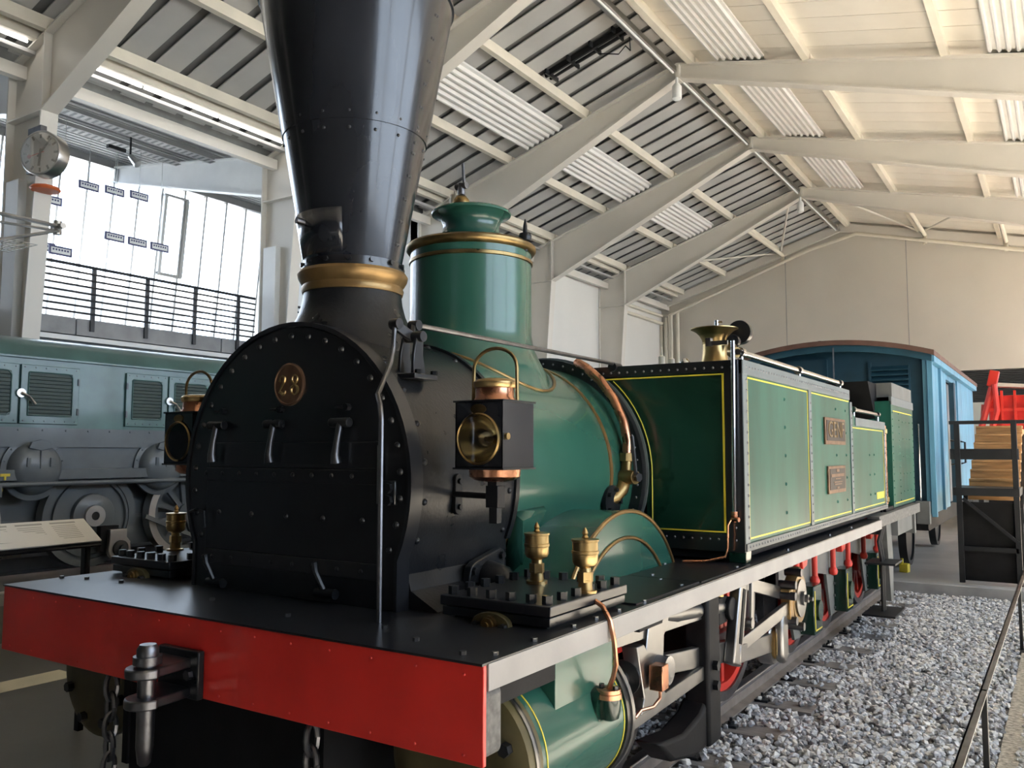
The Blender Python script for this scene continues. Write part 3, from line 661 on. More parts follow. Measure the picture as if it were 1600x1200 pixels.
# ---- boiler
BR = .688
bo = MB().cyl((0, 1.31, SBC), (0, 2.74, SBC), BR, n=72).build('boiler', 'green', L)
for y in (1.325, 2.36): MB().lathe((0, y, SBC), [(BR-.002, -.018), (BR+.006, -.016), (BR+.006, .016), (BR-.002, .018)], 'y', 72, False).build('boiler_band', 'gold_paint', bo)
MB().lathe((0, 0, SBC), [(BR, 2.66), (.752, 2.66), (.752, 2.73), (BR, 2.73)], 'y', 72, False).build('firebox_angle', 'black', bo)
MB().cyl((0, 2.73, SBC), (0, 6.0, SBC), .745, n=64).build('firebox', 'black_matt', L)
m = MB()
for k in range(40):
    a = R(-30+k*240/39); m.rivet((.722*math.cos(a), 2.66, SBC+.722*math.sin(a)), (0, -1, 0), .008, 6)
m.build('rivets', 'steel_dark', bo, kind='stuff')
# ---- steam dome
DY = 1.885
dm = MB().lathe((0, DY, 0), [(.50, 2.10), (.46, 2.24), (.41, 2.33), (.378, 2.40), (.364, 2.48), (.362, 2.97)], 'z', 64, False).build('steam_dome', 'green', L)
MB().lathe((0, DY, 0), [(.360, 2.965), (.378, 2.972), (.390, 2.988), (.390, 3.006), (.376, 3.020), (.35, 3.024)], 'z', 64).build('dome_ring', 'brass_dull', dm)
MB().lathe((0, DY, 0), [(.361, 2.900), (.370, 2.905), (.370, 2.922), (.361, 2.927)], 'z', 64, False).build('dome_band', 'brass_dull', dm)
MB().lathe((0, DY, 0), [(.35, 3.018), (.25, 3.040), (.195, 3.068), (.172, 3.110), (.170, 3.145), (.182, 3.180), (.21, 3.205), (.238, 3.212), (.241, 3.222), (.232, 3.232), (.19, 3.236)], 'z', 64).build('dome_cap', 'green', dm)
MB().tube([(.50*math.cos(R(a)), DY+.50*math.sin(R(a)), SBC+math.sqrt(max(.01, (BR+.002)**2-(.50*math.cos(R(a)))**2))) for a in range(0, 361, 8)], .010, 8, False).build('dome_bead', 'brass_dull', dm)
sv = MB().cyl((-.24, 2.05, 2.95), (-.24, 2.05, 3.42), .038, n=14).cyl((-.16, 2.0, 3.2), (-.16, 2.0, 3.31), .02, n=10).build('safety_valve', 'purlin', dm)
MB().lathe((-.16, 2.0, 3.345), [(.001, -.055), (.03, -.046), (.05, -.02), (.055, 0), (.05, .02), (.03, .046), (.001, .055)], 'z', 20).build('valve_ball', 'brass_dull', sv)
MB().cyl((-.16, 2.0, 3.40), (-.16, 2.0, 3.47), .024, n=10).cyl((-.20, 2.0, 3.455), (-.12, 2.0, 3.455), .022, n=10).tube([(-.14, 2.0, 3.46), (-.15, 2.0, 3.60)], .010, 8).build('valve_lever', 'steel_dark', sv)
MB().lathe((.355, 1.93, 2.96), [(.016, 0), (.016, .06), (.034, .062), (.04, .085), (.034, .105), (.014, .107), (.012, .15), (.004, .19)], 'z', 14).build('dome_cock', 'black_cast', dm)
# ---- splashers over the leading drivers
SY, SZ, SRd = 1.96, .72, .76
for s in (1, -1):
    a0 = math.degrees(math.asin((ZB-SZ)/SRd)); P = arc(SY, SZ, SRd, a0, 180-a0, 36)
    sp = MB().prism(P, 'x', *sorted((s*.60, s*.975))).build('splasher', 'green', L)
    MB().tube([(s*.975, y, z) for y, z in P], .0115, 8).build('splasher_bead', 'gold_paint', sp)
    r2 = .622; b0 = math.degrees(math.asin((ZB-SZ)/r2)); MB().tube([(s*.978, y, z) for y, z in arc(SY-.02, SZ, r2, b0, 180-b0, 30)], .0105, 8).build('splasher_bead', 'gold_paint', sp)
    m = MB().add([(s*.66, 1.33, 1.50), (s*.72, 1.33, 1.46), (s*.74, 1.52, 1.50), (s*.70, 1.56, 1.52), (s*.60, 1.33, 1.18), (s*.66, 1.42, 1.18), (s*.64, 1.5, 1.3)], [(0, 1, 2, 3), (0, 4, 5, 1), (1, 5, 6, 2)])
    g = m.build('guard_sheet', 'green', L); q = g.modifiers.new('solid', 'SOLIDIFY'); q.thickness = .006
# ---- valve chests with bolted covers and oil cups
def oil_cup(x, y, z, par):
    c = MB().lathe((x, y, z), [(.046, 0), (.046, .012), (.030, .014), (.027, .05), (.032, .052)], 'z', 20).build('oil_cup', 'brass', par)
    MB().cyl((x, y, z+.045), (x, y, z+.085), .033, n=6).lathe((x, y, z), [(.024, .084), (.022, .100), (.046, .112), (.052, .125), (.052, .155), (.055, .157), (.055, .168), (.052, .170), (.052, .203), (.056, .205), (.056, .213), (.012, .217)], 'z', 24).build('cup_body', 'brass', c)
    MB().lathe((x, y, z+.215), [(.010, 0), (.014, .006), (.009, .014), (.013, .022), (.008, .034), (.002, .044)], 'z', 12).build('cup_knob', 'brass', c)
for s in (1, -1):
    X = lambda a, b: sorted((s*a, s*b))
    vc = MB().box(*X(.90, 1.325), .54, 1.11, ZB-.01, 1.165).box(*X(.866, 1.355), .505, 1.135, 1.158, 1.192).build('valve_chest', 'black', L, .003)
    MB().box(*X(.86, 1.362), .498, 1.142, 1.196, 1.235).build('chest_cover', 'black_deck', vc, .004)
    bx = [(x, y) for x in (.895, .985, 1.075, 1.165, 1.255, 1.325) for y in (.54, 1.10)]+[(x, y) for x in (.895, 1.325) for y in (.65, .76, .87, .98)]
    for x, y in bx: bolt_obj(vc, (s*x, y, 1.235), (0, 0, 1), .021, .032, 'black')
    oil_cup(s*1.03, .95, 1.235, vc); oil_cup(s*1.315, .855, 1.232, vc)
    g = MB().prism([(s*(1.11+.085*math.cos(R(a))), 1.148+.045*math.sin(R(a))) for a in range(0, 360, 15)], 'y', .478, .506).build('gland_flange', 'olive', vc, .003)
    MB().lathe((s*1.112, .478, 1.15), [(.032, 0), (.032, -.014), (.026, -.016), (.026, -.026), (.012, -.028), (.012, -.036)], 'y', 20).build('gland', 'brass_dull', g)
    for dx in (-.06, .065): bolt_obj(vc, (s*(1.11+dx), .478, 1.143), (0, -1, 0), .016, .02, 'steel_dark')
    # cylinder below the deck
    cy = MB().cyl((s*1.1, .36, .70), (s*1.1, 1.10, .70), .29, n=48).build('cylinder', 'green', L)
    MB().lathe((s*1.1, 0, .70), [(.20, .285), (.27, .285), (.30, .30), (.30, .34), (.292, .345), (.292, .40)], 'y', 48).build('front_cover', 'olive', cy)
    MB().annulus((s*1.1, 0, .70), 'y', .285, .305, .338, .352, 48).build('cover_ring', 'steel', cy)
    MB().annulus((s*1.1, 0, .70), 'y', .28, .298, .352, .372, 48).build('black_ring', 'black', cy)
    MB().annulus((s*1.1, 0, .70), 'y', .285, .306, 1.095, 1.12, 48).build('rear_ring', 'steel', cy)
    MB().annulus((s*1.1, 0, .70), 'y', .28, .299, 1.06, 1.096, 48).build('black_ring', 'black', cy)
    for yy in (.43, 1.045): MB().annulus((s*1.1, 0, .70), 'y', .288, .2925, yy-.003, yy+.003, 48).build('yellow_line', 'yellow', cy)
    for k in range(8):
        a = R(22.5+45*k); bolt_obj(cy, (s*1.1+.235*math.cos(a), .285, .70+.235*math.sin(a)), (0, -1, 0), .024, .03, 'black')
    MB().box(*X(.92, 1.345), .56, 1.075, .72, ZB-.09).build('steam_chest', 'green', cy, .003)
    MB().box(*X(1.345, 1.349), 1.035, 1.042, .86, ZB-.09).build('yellow_line', 'yellow', cy)
    MB().cyl((s*1.1, 1.1, .70), (s*1.1, 1.72, .70), .034, n=18).build('piston_rod', 'steel', cy)
    MB().lathe((s*1.1, 1.64, .70), [(.04, 0), (.085, .004), (.085, .02), (.07, .024), (.07, .05), (.05, .054)], 'y', 28).build('gland', 'steel_dark', cy)
# oiler pipe on the right
cyc = MB().cyl((1.33, .88, .80), (1.385, .88, .80), .07, n=20).lathe((1.40, .885, .80), [(.02, -.055), (.04, -.045), (.047, -.01), (.047, .03)], 'z', 18).build('oil_inlet', 'green_dark', L)
MB().lathe((1.40, .885, .832), [(.052, 0), (.052, .018), (.048, .02), (.048, .035)], 'z', 18).build('inlet_cap', 'copper', cyc)
for dx in (-.03, .03): bolt_obj(cyc, (1.40+dx, .885, .867), (0, 0, 1), .012, .014, 'black')
MB().tube([(1.345, .86, 1.21), (1.40, .84, 1.19), (1.436, .83, 1.14), (1.448, .84, 1.06), (1.44, .87, .97), (1.42, .885, .91), (1.40, .885, .865)], .0105, 8).build('oil_pipe', 'copper', L)
# ---- reversing rod, bracket and regulator rod on the right of the smokebox
bk = MB().prism([(.655, 2.13), (.745, 2.13), (.725, 2.22), (.725, 2.29), (.70, 2.33), (.675, 2.29), (.66, 2.22)], 'x', .49, .505).prism([(.655, 2.13), (.745, 2.13), (.725, 2.22), (.725, 2.29), (.70, 2.33), (.675, 2.29), (.66, 2.22)], 'x', .565, .58).box(.47, .61, .63, .79, 2.11, 2.135).build('lever_bracket', 'black', L, .004)
for y in (.66, .77): bolt_obj(bk, (.605, y, 2.135), (0, 0, 1), .016, .016, 'black_cast')
MB().beam((.53, .585, 2.345), (.535, .70, 2.30), .02, .045).beam((.535, .70, 2.30), (.50, .755, 2.36), .02, .04).build('bell_crank', 'black', bk, .003)
for p, q in (((.515, .585, 2.345), (.56, .585, 2.345)), ((.50, .70, 2.30), (.60, .70, 2.30)), ((.48, .755, 2.362), (.53, .755, 2.362))): MB().cyl(p, q, .024, n=14).build('crank_pin', 'black', bk)
MB().tube([(.54, .575, 2.33), (.548, .56, 2.24), (.56, .53, 2.17), (.62, .40, 2.05), (.66, .34, 2.02), (.70, .31, 1.98), (.722, .294, 1.92), (.724, .294, ZB)], .0105, 8).build('drain_rod', 'steel_dark', L)
MB().tube([(.505, .76, 2.365), (.535, 2.72, 2.36)], .0125, 8).build('regulator_rod', 'steel_dark', L)
MB().cyl((.53, 2.70, 2.34), (.53, 2.80, 2.34), .03, n=12).box(.50, .58, 2.74, 2.80, 2.325, 2.345).build('rod_guide', 'black_cast', L)
# ---- injector pipe (copper) with brass cock on the right of the boiler
pp = [(.30, 2.66, 2.375), (.40, 2.60, 2.33), (.52, 2.56, 2.24), (.62, 2.54, 2.12), (.69, 2.53, 1.98), (.715, 2.53, 1.86), (.715, 2.52, 1.78)]
MB().tube(pp, .030, 14).build('injector_pipe', 'copper', L)
ck = MB().cyl((.715, 2.52, 1.79), (.715, 2.52, 1.74), .045, n=6).cyl((.715, 2.52, 1.745), (.71, 2.50, 1.64), .032, n=14).cyl((.66, 2.50, 1.645), (.80, 2.46, 1.645), .042, n=16).tube([(.71, 2.50, 1.64), (.70, 2.47, 1.57), (.68, 2.42, 1.525), (.66, 2.38, 1.51)], .042, 14).build('boiler_cock', 'brass_dull', L, .002)
MB().tube([(.80, 2.46, 1.645), (.795, 2.44, 1.80), (.79, 2.43, 1.89)], [.014, .013, .013], 8).cyl((.795, 2.465, 1.645), (.825, 2.455, 1.645), .028, n=6).build('cock_handle', 'black', ck)
MB().cyl((.675, 2.36, 1.50), (.70, 2.36, 1.50), .10, n=24).build('cock_flange', 'black_cast', ck)
for k in range(5):
    a = R(72*k); bolt_obj(ck, (.70, 2.36+.075*math.cos(a), 1.50+.075*math.sin(a)), (1, 0, 0), .014, .02, 'black_cast')
# ---- side tanks
XT, TY, TZ0, TZ1 = 1.365, 2.73, 1.262, 2.33
ra = .752
for s in (1, -1):
    ar = [(s*ra*math.cos(R(a)), SBC+ra*math.sin(R(a))) for a in [math.degrees(math.asin((TZ1-SBC)/ra))*(1-i/20) for i in range(21)]]
    body = [(s*XT, TZ0), (s*XT, TZ1)]+ar+[(s*ra, TZ0)]
    tk = MB().prism(body, 'y', TY, 5.66).build('side_tank', 'green_tank', L)
    MB().box(*sorted((s*.76, s*XT)), 5.66, 7.40, TZ0, 2.10).prism([(5.66, 2.10), (5.66, TZ1)]+[(5.92-.24*math.cos(R(a))-.0, TZ1-.0-.205*math.sin(R(a))) for a in range(0, 91, 15)]+[(5.95, 2.10)], 'x', *sorted((s*.80, s*XT))).build('tank_extension', 'green_tank', tk)
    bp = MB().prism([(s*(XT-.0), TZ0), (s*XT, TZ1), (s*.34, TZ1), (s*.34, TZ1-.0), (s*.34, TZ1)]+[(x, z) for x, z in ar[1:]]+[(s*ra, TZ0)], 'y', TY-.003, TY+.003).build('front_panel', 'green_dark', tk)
    # black borders of the front
    MB().box(*sorted((s*(XT-.105), s*(XT+.004))), TY-.012, TY-.003, TZ0-.05, TZ1+.012).box(*sorted((s*.36, s*XT)), TY-.011, TY-.003, TZ1-.055, TZ1+.012).box(*sorted((s*.76, s*XT)), TY-.011, TY-.003, TZ0-.05, TZ0+.05).build('front_border', 'black', tk, .002)
    MB().annulus((0, 0, SBC), 'y', ra-.003, ra+.016, TY-.012, TY-.003, 80).build('arch_edge', 'grey_strap', tk) if s > 0 else None
    MB().box(*sorted((s*(XT-.12), s*(XT-.108))), TY-.012, TY-.008, TZ0+.06, TZ1-.066).box(*sorted((s*.45, s*(XT-.11))), TY-.0125, TY-.008, TZ1-.074, TZ1-.066).box(*sorted((s*.80, s*(XT-.11))), TY-.0125, TY-.008, TZ0+.060, TZ0+.068).build('yellow_line', 'yellow', tk)
    yl = MB(); yl.tube([(s*.79*math.cos(R(a)), TY-.008, SBC+.79*math.sin(R(a))) for a in range(0, 50, 4)]+[], .0035, 6); yl.tube([(s*.79, TY-.008, SBC), (s*.79, TY-.008, TZ0+.06)], .0035, 6); yl.build('yellow_line', 'yellow', tk)
    # foot and solebar
    MB().prism([(TY, ZB+.004), (TY+.08, ZB+.004), (TY+.10, 1.20), (TY+.10, TZ0), (TY, TZ0)], 'x', *sorted((s*(XT-.10), s*(XT+.004)))).build('tank_foot', 'green_dark', tk, .004)
    MB().box(*sorted((s*(XT-.09), s*(XT+.014))), TY, 7.40, TZ0-.045, TZ0).build('tank_sole', 'frame_grey', tk, .003)
    MB().box(*sorted((s*.80, s*1.31)), TY+.02, 7.38, ZB+.02, TZ0-.02).build('tank_underframe', 'black_matt', tk)
    # straps and lining on the side
    for y0, y1, zt in ((TY-.01, TY+.075, TZ1), (4.255, 4.335, TZ1), (5.70, 5.78, 2.24), (7.33, 7.40, 2.10)):
        MB().box(*sorted((s*XT, s*(XT+.008))), y0, y1, TZ0, zt).build('strap', 'grey_strap', tk, .002)
    MB().box(*sorted((s*(XT-.02), s*(XT+.010))), TY-.012, 5.68, TZ1-.075, TZ1+.012).box(*sorted((s*(XT-.02), s*(XT+.010))), 5.92, 7.40, 2.035, 2.11).build('top_strap', 'grey_strap', tk, .003)
    rv = MB()
    for q in range(15): rv.rivet((s*(XT-.05), TY-.012, TZ0+.02+q*.073), (0, -1, 0), .0085, 6)
    for q in range(17): rv.rivet((s*(XT-.06-q*.0565), TY-.012, TZ1-.03), (0, -1, 0), .0085, 6)
    for q in range(11): rv.rivet((s*(XT-.10-q*.055), TY-.012, TZ0+.02), (0, -1, 0), .0085, 6)
    for yy, zt in ((TY+.05, TZ1-.1), (4.295, TZ1-.1), (5.74, 2.2), (7.365, 2.0)):
        z = TZ0+.03
        while z < zt: rv.rivet((s*(XT+.008), yy, z), (s, 0, 0), .010, 6); z += .062
    yy = TY+.05
    while yy < 7.35:
        rv.rivet((s*(XT+.014), yy, TZ0-.02), (s, 0, 0), .009, 6)
        if yy < 5.6: rv.rivet((s*(XT+.010), yy, TZ1-.030), (s, 0, 0), .009, 6)
        yy += .058
    rv.build('rivets', 'steel_dark', tk, kind='stuff')
    for yy in (3.62, 5.15, 5.52, 6.55, 6.78):
        for q in range(5):
            z = TZ0+.13+q*.19
            if z < (2.25 if yy < 5.6 else 1.95) and not (4.75 < yy < 5.46 and (1.44 < z < 1.72 or 1.82 < z < 2.1)): rivet_obj(tk, (s*XT, yy, z), (s, 0, 0), .013, 'green_tank')
    yl = MB()
    for y0, y1, z0, z1 in ((TY+.085, 4.245, TZ0+.02, TZ1-.085), (4.345, 5.66, TZ0+.02, TZ1-.085), (5.79, 7.32, TZ0+.02, 2.02)):
        x0, x1 = sorted((s*XT, s*(XT+.002)))
        yl.box(x0, x1, y0, y1, z0, z0+.009).box(x0, x1, y0, y1, z1-.009, z1).box(x0, x1, y0, y0+.012, z0, z1)
        if y0 != 4.345: yl.box(x0, x1, y1-.012, y1, z0, z1)
    yl.build('yellow_line', 'yellow', tk)
    # handrails
    hr = MB().cyl((s*1.32, 2.80, 2.398), (s*1.32, 5.58, 2.398), .019, n=12).cyl((s*1.32, 6.05, 2.19), (s*1.32, 7.35, 2.19), .019, n=12).build('handrail', 'chrome', tk)
    for y, z in ((2.86, 2.398), (4.2, 2.398), (5.55, 2.398), (6.10, 2.19), (7.3, 2.19)):
        MB().cyl((s*1.32, y, z-.07), (s*1.32, y, z), .014, n=10).cyl((s*1.32, y-.03, z), (s*1.32, y+.03, z), .030, n=14).build('stanchion', 'chrome', hr)
    # coal bunker at the rear
    bk2 = MB().box(*sorted((s*.6, s*XT)), 7.86, 9.42, 1.20, 2.36).build('bunker', 'green_tank', L)
    MB().box(*sorted((s*(XT-.02), s*(XT+.008))), 7.86, 9.44, 2.32, 2.41).build('top_strap', 'grey_strap', bk2, .003)
    MB().box(*sorted((s*.60, s*(XT-.005))), 7.98, 9.40, 2.41, 2.57).build('bunker_extension', 'frame_grey', bk2)
    MB().prism([(7.5, 2.56), (8.02, 2.56), (8.02, 2.12), (7.9, 2.12)], 'x', *sorted((s*.2, s*1.20))).build('bunker_front', 'black_matt', bk2)
    rv = MB(); z = 1.26
    while z < 2.3:
        rv.rivet((s*XT, 7.92, z), (s, 0, 0), .011, 6); rv.rivet((s*XT, 9.38, z), (s, 0, 0), .011, 6); rv.rivet((s*XT, 8.35, z), (s, 0, 0), .011, 6); z += .075
    for q in range(5):
        for w in (8.6, 8.85, 9.1): rv.rivet((s*XT, w, 1.35+q*.2), (s, 0, 0), .011, 6)
    rv.build('rivets', 'green_tank', bk2, kind='stuff')
    x0, x1 = sorted((s*XT, s*(XT+.003)))
    MB().box(x0, x1, 7.98, 9.32, 1.235, 1.245).box(x0, x1, 7.98, 9.32, 2.25, 2.26).build('yellow_line', 'yellow', bk2)
    hp = MB().cyl((s*1.33, 7.60, 1.25), (s*1.33, 7.60, 2.08), .022, n=12).build('cab_pillar', 'copper', L)
    for z in (1.3, 2.02): MB().lathe((s*1.33, 7.60, z), [(.022, -.03), (.034, -.02), (.034, .02), (.022, .03)], 'z', 14).build('collar', 'brass', hp)
    MB().box(*sorted((s*.9, s*1.36)), 7.40, 7.9, 1.17, 1.22).build('cab_step', 'black_matt', L)
# dark cab interior between the tanks
MB().box(-.78, .78, 6.0, 7.3, 1.15, 2.05).build('backhead', 'black_matt', L)
MB().box(-1.33, 1.33, 7.35, 9.40, 1.12, 1.20).build('cab_floor', 'black_matt', L)
# plates on the right tank
def splate(name, y0, y1, z0, z1, lines, m='plate_bronze', tm='plate_dark'):
    p = MB().box(XT, XT+.016, y0, y1, z0, z1).build(name, 'plate_bronze', L, .003)
    MB().box(XT+.012, XT+.019, y0+.035, y1-.035, z0+.03, z1-.022).build('plate_field', 'plate_dark', p)
    rot = Matrix(((0, 0, 1), (1, 0, 0), (0, 1, 0)))
    for s_, z, size, sx in lines: text('plate_lettering', s_, size, 'plate_bronze' if size < .1 else 'brass_dull', p, Matrix.Translation((XT+.020, (y0+y1)/2, z)) @ rot.to_4x4(), .003, sx)
    return p
splate('name_plate', 4.72, 5.44, 1.858, 2.072, [('GENF', 1.972, .185, 1.25)])
mp_ = splate('maker_plate', 4.79, 5.40, 1.467, 1.686, [])
m = MB()
for z, w, h in ((1.648, .10, .022), (1.610, .46, .024), (1.582, .20, .008), (1.556, .30, .010), (1.538, .26, .010), (1.510, .09, .016)): m.box(XT+.019, XT+.021, 5.095-w/2, 5.095+w/2, z-h/2, z+h/2)
m.build('relief_lines', 'plate_bronze', mp_)
yl = MB().box(XT, XT+.003, 6.88, 7.26, 1.335, 1.40).build('yellow_label', 'yellow', L)
# brass funnel, whistle gear and chrome pipe on the tank front
fn = MB().lathe((1.105, 3.0, 0), [(.095, 2.34), (.086, 2.36), (.076, 2.42), (.073, 2.478), (.078, 2.480), (.078, 2.486), (.074, 2.488), (.080, 2.51), (.100, 2.545), (.130, 2.566), (.148, 2.573), (.148, 2.578), (.128, 2.570), (.09, 2.53), (.06, 2.50)], 'z', 40).build('brass_funnel', 'brass', L)
MB().cyl((1.10, 3.06, 2.45), (1.10, 3.06, 2.64), .013, n=10).cyl((1.10, 3.06, 2.63), (1.14, 3.06, 2.63), .008, n=8).build('whistle_post', 'chrome', fn)
MB().lathe((1.24, 3.10, 2.555), [(.005, -.03), (.075, -.028), (.08, 0), (.075, .028), (.005, .03)], (Vector((1,0,0)), Vector((0,0,1)), Vector((0,1,0))), 28).lathe((1.235, 2.98, 2.485), [(.005, -.025), (.04, -.02), (.045, 0), (.04, .02), (.005, .025)], (Vector((1,0,0)), Vector((0,0,1)), Vector((0,1,0))), 20).build('whistle_valve', 'black', fn)
MB().tube([(1.25, 2.90, 2.44), (1.27, 2.84, 2.40), (1.31, 2.81, 2.395)], .032, 12).build('rail_elbow', 'brass_dull', fn)
MB().box(1.18, 1.30, 2.67, 2.69, 2.43, 2.455).box(1.17, 1.20, 2.66, 2.70, 2.425, 2.475).build('gauge_bracket', 'chrome', fn)
cpz = MB().cyl((1.328, 2.685, 2.45), (1.318, 2.685, 1.44), .0125, n=12).build('chrome_pipe', 'chrome', L)
MB().lathe((1.318, 2.685, 1.44), [(.016, -.05), (.016, -.02), (.02, -.018), (.02, .01)], 'z', 12).tube([(1.32, 2.68, 1.42), (1.30, 2.67, 1.40), (1.285, 2.665, 1.37), (1.283, 2.66, 1.24), (1.27, 2.65, 1.19), (1.18, 2.60, 1.165), (1.05, 2.55, 1.16)], .007, 8).cyl((1.30, 2.68, 1.405), (1.35, 2.67, 1.405), .014, n=8).build('drain_cock', 'copper', cpz)
MB().lathe((.96, 2.86, 2.33), [(.034, 0), (.034, .03), (.022, .05), (.004, .058)], 'z', 14).build('tank_nut', 'chrome', L)
for yy in (2.82, 2.98): MB().lathe((.78, yy+.1, 2.34), [(.022, 0), (.022, .07), (.006, .08), (.006, .13), (.002, .135)], 'z', 10).build('tank_valve', 'purlin', L)
# ---- frames, wheels
for s in (1, -1):
    MB().box(*sorted((s*.58, s*.62)), .12, 6.0, .42, 1.12).build('main_frame', 'black_matt', L)
MB().box(-.58, .58, .13, 6.0, .40, 1.1).build('shade_fill', 'black_matt', L)  # dark block added to fill in the shade between the frames
def wheel(y, r, s, nsp=12, red='red_bright'):
    w = MB().annulus((s*.745, y, r), 'x', r-.065, r, -.065*1, .065, 48).annulus((s*.745, y, r), 'x', r-.03, r+.028, -.065*s-.03 if s > 0 else .035, -.035 if s > 0 else .065+.03, 48).build('wheel', 'steel_dark', L)
    m = MB().annulus((s*.745, y, r), 'x', r-.12, r-.066, -.05, .05, 40).cyl((s*.745-.07, y, r), (s*.745+.07, y, r), .12, n=24)
    for k in range(nsp):
        a = 2*math.pi*k/nsp; c, sn = math.cos(a), math.sin(a)
        m.bar((s*.745, y+c*.1, r+sn*.1), (s*.745, y+c*(r-.1), r+sn*(r-.1)), .05, .075, .05)
    m.build('wheel_centre', red, w); return w
for s in (1, -1):
    wheel(1.96, .686, s); wheel(4.0, .686, s)
    for y in (5.75, 7.05, 8.75): wheel(y, .50, s, 10)
# ---- outside frame of the rear group on the right
of = MB().prism([(4.95, 1.06), (9.3, 1.06), (9.3, .55), (9.0, .18), (8.5, .18), (8.3, .62), (7.8, .70), (7.45, .62), (7.3, .18), (6.75, .18), (6.6, .60), (6.2, .66), (5.95, .18), (5.4, .18), (5.2, .55), (4.95, .62)], 'x', .90, .925).build('outside_frame', 'frame_grey', L)
for y in (5.72, 7.05, 8.72):
    ab = MB().box(.925, 1.05, y-.14, y+.14, .20, .62).build('axle_box', 'green_dark', L, .008)
    MB().box(1.05, 1.054, y-.12, y-.105, .23, .58).box(1.05, 1.054, y-.12, y+.12, .23, .24).build('yellow_line', 'yellow', ab)
    MB().cyl((1.05, y, .40), (1.075, y, .40), .09, n=20).build('box_cap', 'green_dark', ab)
    for dz in (.24, .36, .48, .6): bolt_obj(ab, (.93, y-.17, dz), (1, 0, 0), .014, .014, 'steel')
for y in (5.35, 5.98, 6.72, 7.42, 8.25, 9.05):
    h = MB().cyl((.965, y, 1.02), (.965, y, .64), .026, n=10).lathe((.965, y, .62), [(.001, -.045), (.035, -.03), (.045, 0), (.035, .03), (.02, .045)], 'z', 14).build('spring_hanger', 'red_bright', L)
for y in (5.5, 7.05, 8.6): MB().prism([(y-.16, 1.04), (y+.20, 1.04), (y+.08, .80), (y-.06, .78)], 'x', .935, 1.0).build('spring_bracket', 'red_bright', L, .01)
# footstep below the cab
fs = MB()
for y in (7.62, 7.72): fs.tube([(1.30, y, 1.10), (1.24, y-.03, .85), (1.26, y, .66), (1.26, y, .12)], .017, 8)
fs.box(1.12, 1.42, 7.45, 7.92, .62, .64).box(1.10, 1.42, 7.35, 7.98, .10, .12); fs.build('footstep', 'black_steel', L)
MB().prism([(7.95, 1.1), (8.25, 1.1), (8.35, .6), (8.30, .15), (8.15, .15), (8.05, .6)], 'x', 1.18, 1.26).build('guard_iron', 'frame_grey', L)
MB().box(1.0, 1.33, 8.3, 9.35, .86, 1.05).build('rear_box', 'frame_grey', L, .005)
MB().box(-1.35, 1.35, 9.42, 9.52, .80, 1.16).build('rear_beam', 'frame_grey', L, .006)
for s in (1, -1):
    MB().cyl((s*.88, 9.52, .98), (s*.88, 9.85, .98), .07, n=16).lathe((s*.88, 9.85, .98), [(.16, 0), (.19, .02), (.17, .045), (.05, .06)], 'y', 28).build('rear_buffer', 'black_steel', L)
# ---- valve gear and rods on the right
XR = 1.14
G = L
MB().bar((XR, 1.12, .93), (XR, 2.62, .87), .06, .06).build('slide_bar', 'steel', G, .004)
MB().bar((XR, 1.05, .50), (XR, 2.62, .55), .08, .075).build('slide_bar', 'steel', G, .004)
xh = MB().prism([(1.62, .86), (1.70, .86), (1.73, .83), (1.76, .95), (2.02, .97), (2.0, .90), (1.95, .86), (1.92, .60), (1.98, .56), (1.90, .53), (1.66, .53), (1.70, .60)], 'x', XR-.04, XR+.045).build('crosshead', 'steel', G, .005)
MB().cyl((XR, 1.86, .71), (XR+.11, 1.86, .71), .07, n=20).build('crosshead_pin', 'chrome', xh)
MB().box(XR+.06, XR+.13, 1.72, 1.80, .64, .76).build('oil_box', 'copper', xh, .004)
MB().tube([(XR+.10, 1.76, .64), (XR+.10, 1.76, .60), (XR+.09, 1.70, .57), (XR+.07, 1.60, .575), (XR+.06, 1.56, .55)], .008, 8).build('oil_tube', 'copper', xh)
mb = MB().box(XR-.08, XR+.07, 2.52, 2.72, .14, 1.06).prism([(2.55, .40), (2.55, .14), (2.35, .14), (2.05, .20), (1.86, .34), (2.2, .30), (2.45, .34)], 'x', XR-.10, XR+.05).box(.62, XR-.08, 2.62, 2.66, .40, 1.06).build('motion_bracket', 'black_matt', G, .02)
for z in (.58, .47): bolt_obj(mb, (XR+.07, 2.60, z), (1, 0, 0), .03, .03, 'black_cast')
CPY, CPZ = 3.93, .46
rod = MB().bar((XR-.01, 1.86, .71), (XR-.01, CPY, CPZ), .05, .10, .15).build('main_rod', 'steel', G, .006)
MB().lathe((XR-.01, CPY, CPZ), [(.14, -.05), (.15, -.04), (.15, .04), (.14, .05)], 'x', 32).build('big_end', 'steel', rod)
MB().lathe((XR-.01, CPY, CPZ), [(.11, .05), (.11, .07)], 'x', 28).build('crank_bush', 'brass', rod)
MB().bar((.90, 1.96, .50), (.90, 4.0, CPZ+.04), .06, .13).build('coupling_rod', 'steel', G, .006)
MB().prism([(CPY-.07, .66)]+[(CPY+.075*math.cos(R(q)), .40+.075*math.sin(R(q))) for q in range(180, 361, 20)]+[(CPY+.075, .62), (CPY+.03, .68)], 'x', XR+.055, XR+.115).build('return_crank', 'steel', G, .02)
lk = MB().bar((1.19, 2.98, .50), (1.19, 3.17, 1.06), .07, .15).build('expansion_link', 'steel', G, .012)
MB().bar((1.226, 3.03, .62), (1.226, 3.13, .94), .006, .045).build('link_slot', 'black_matt', lk)
MB().bar((1.235, 3.22, .68), (1.235, 3.25, 1.06), .02, .05).build('hanger_link', 'steel', G, .004)
MB().cyl((1.12, 3.21, .72), (1.25, 3.21, .72), .034, n=14).build('hanger_pin', 'steel', G)
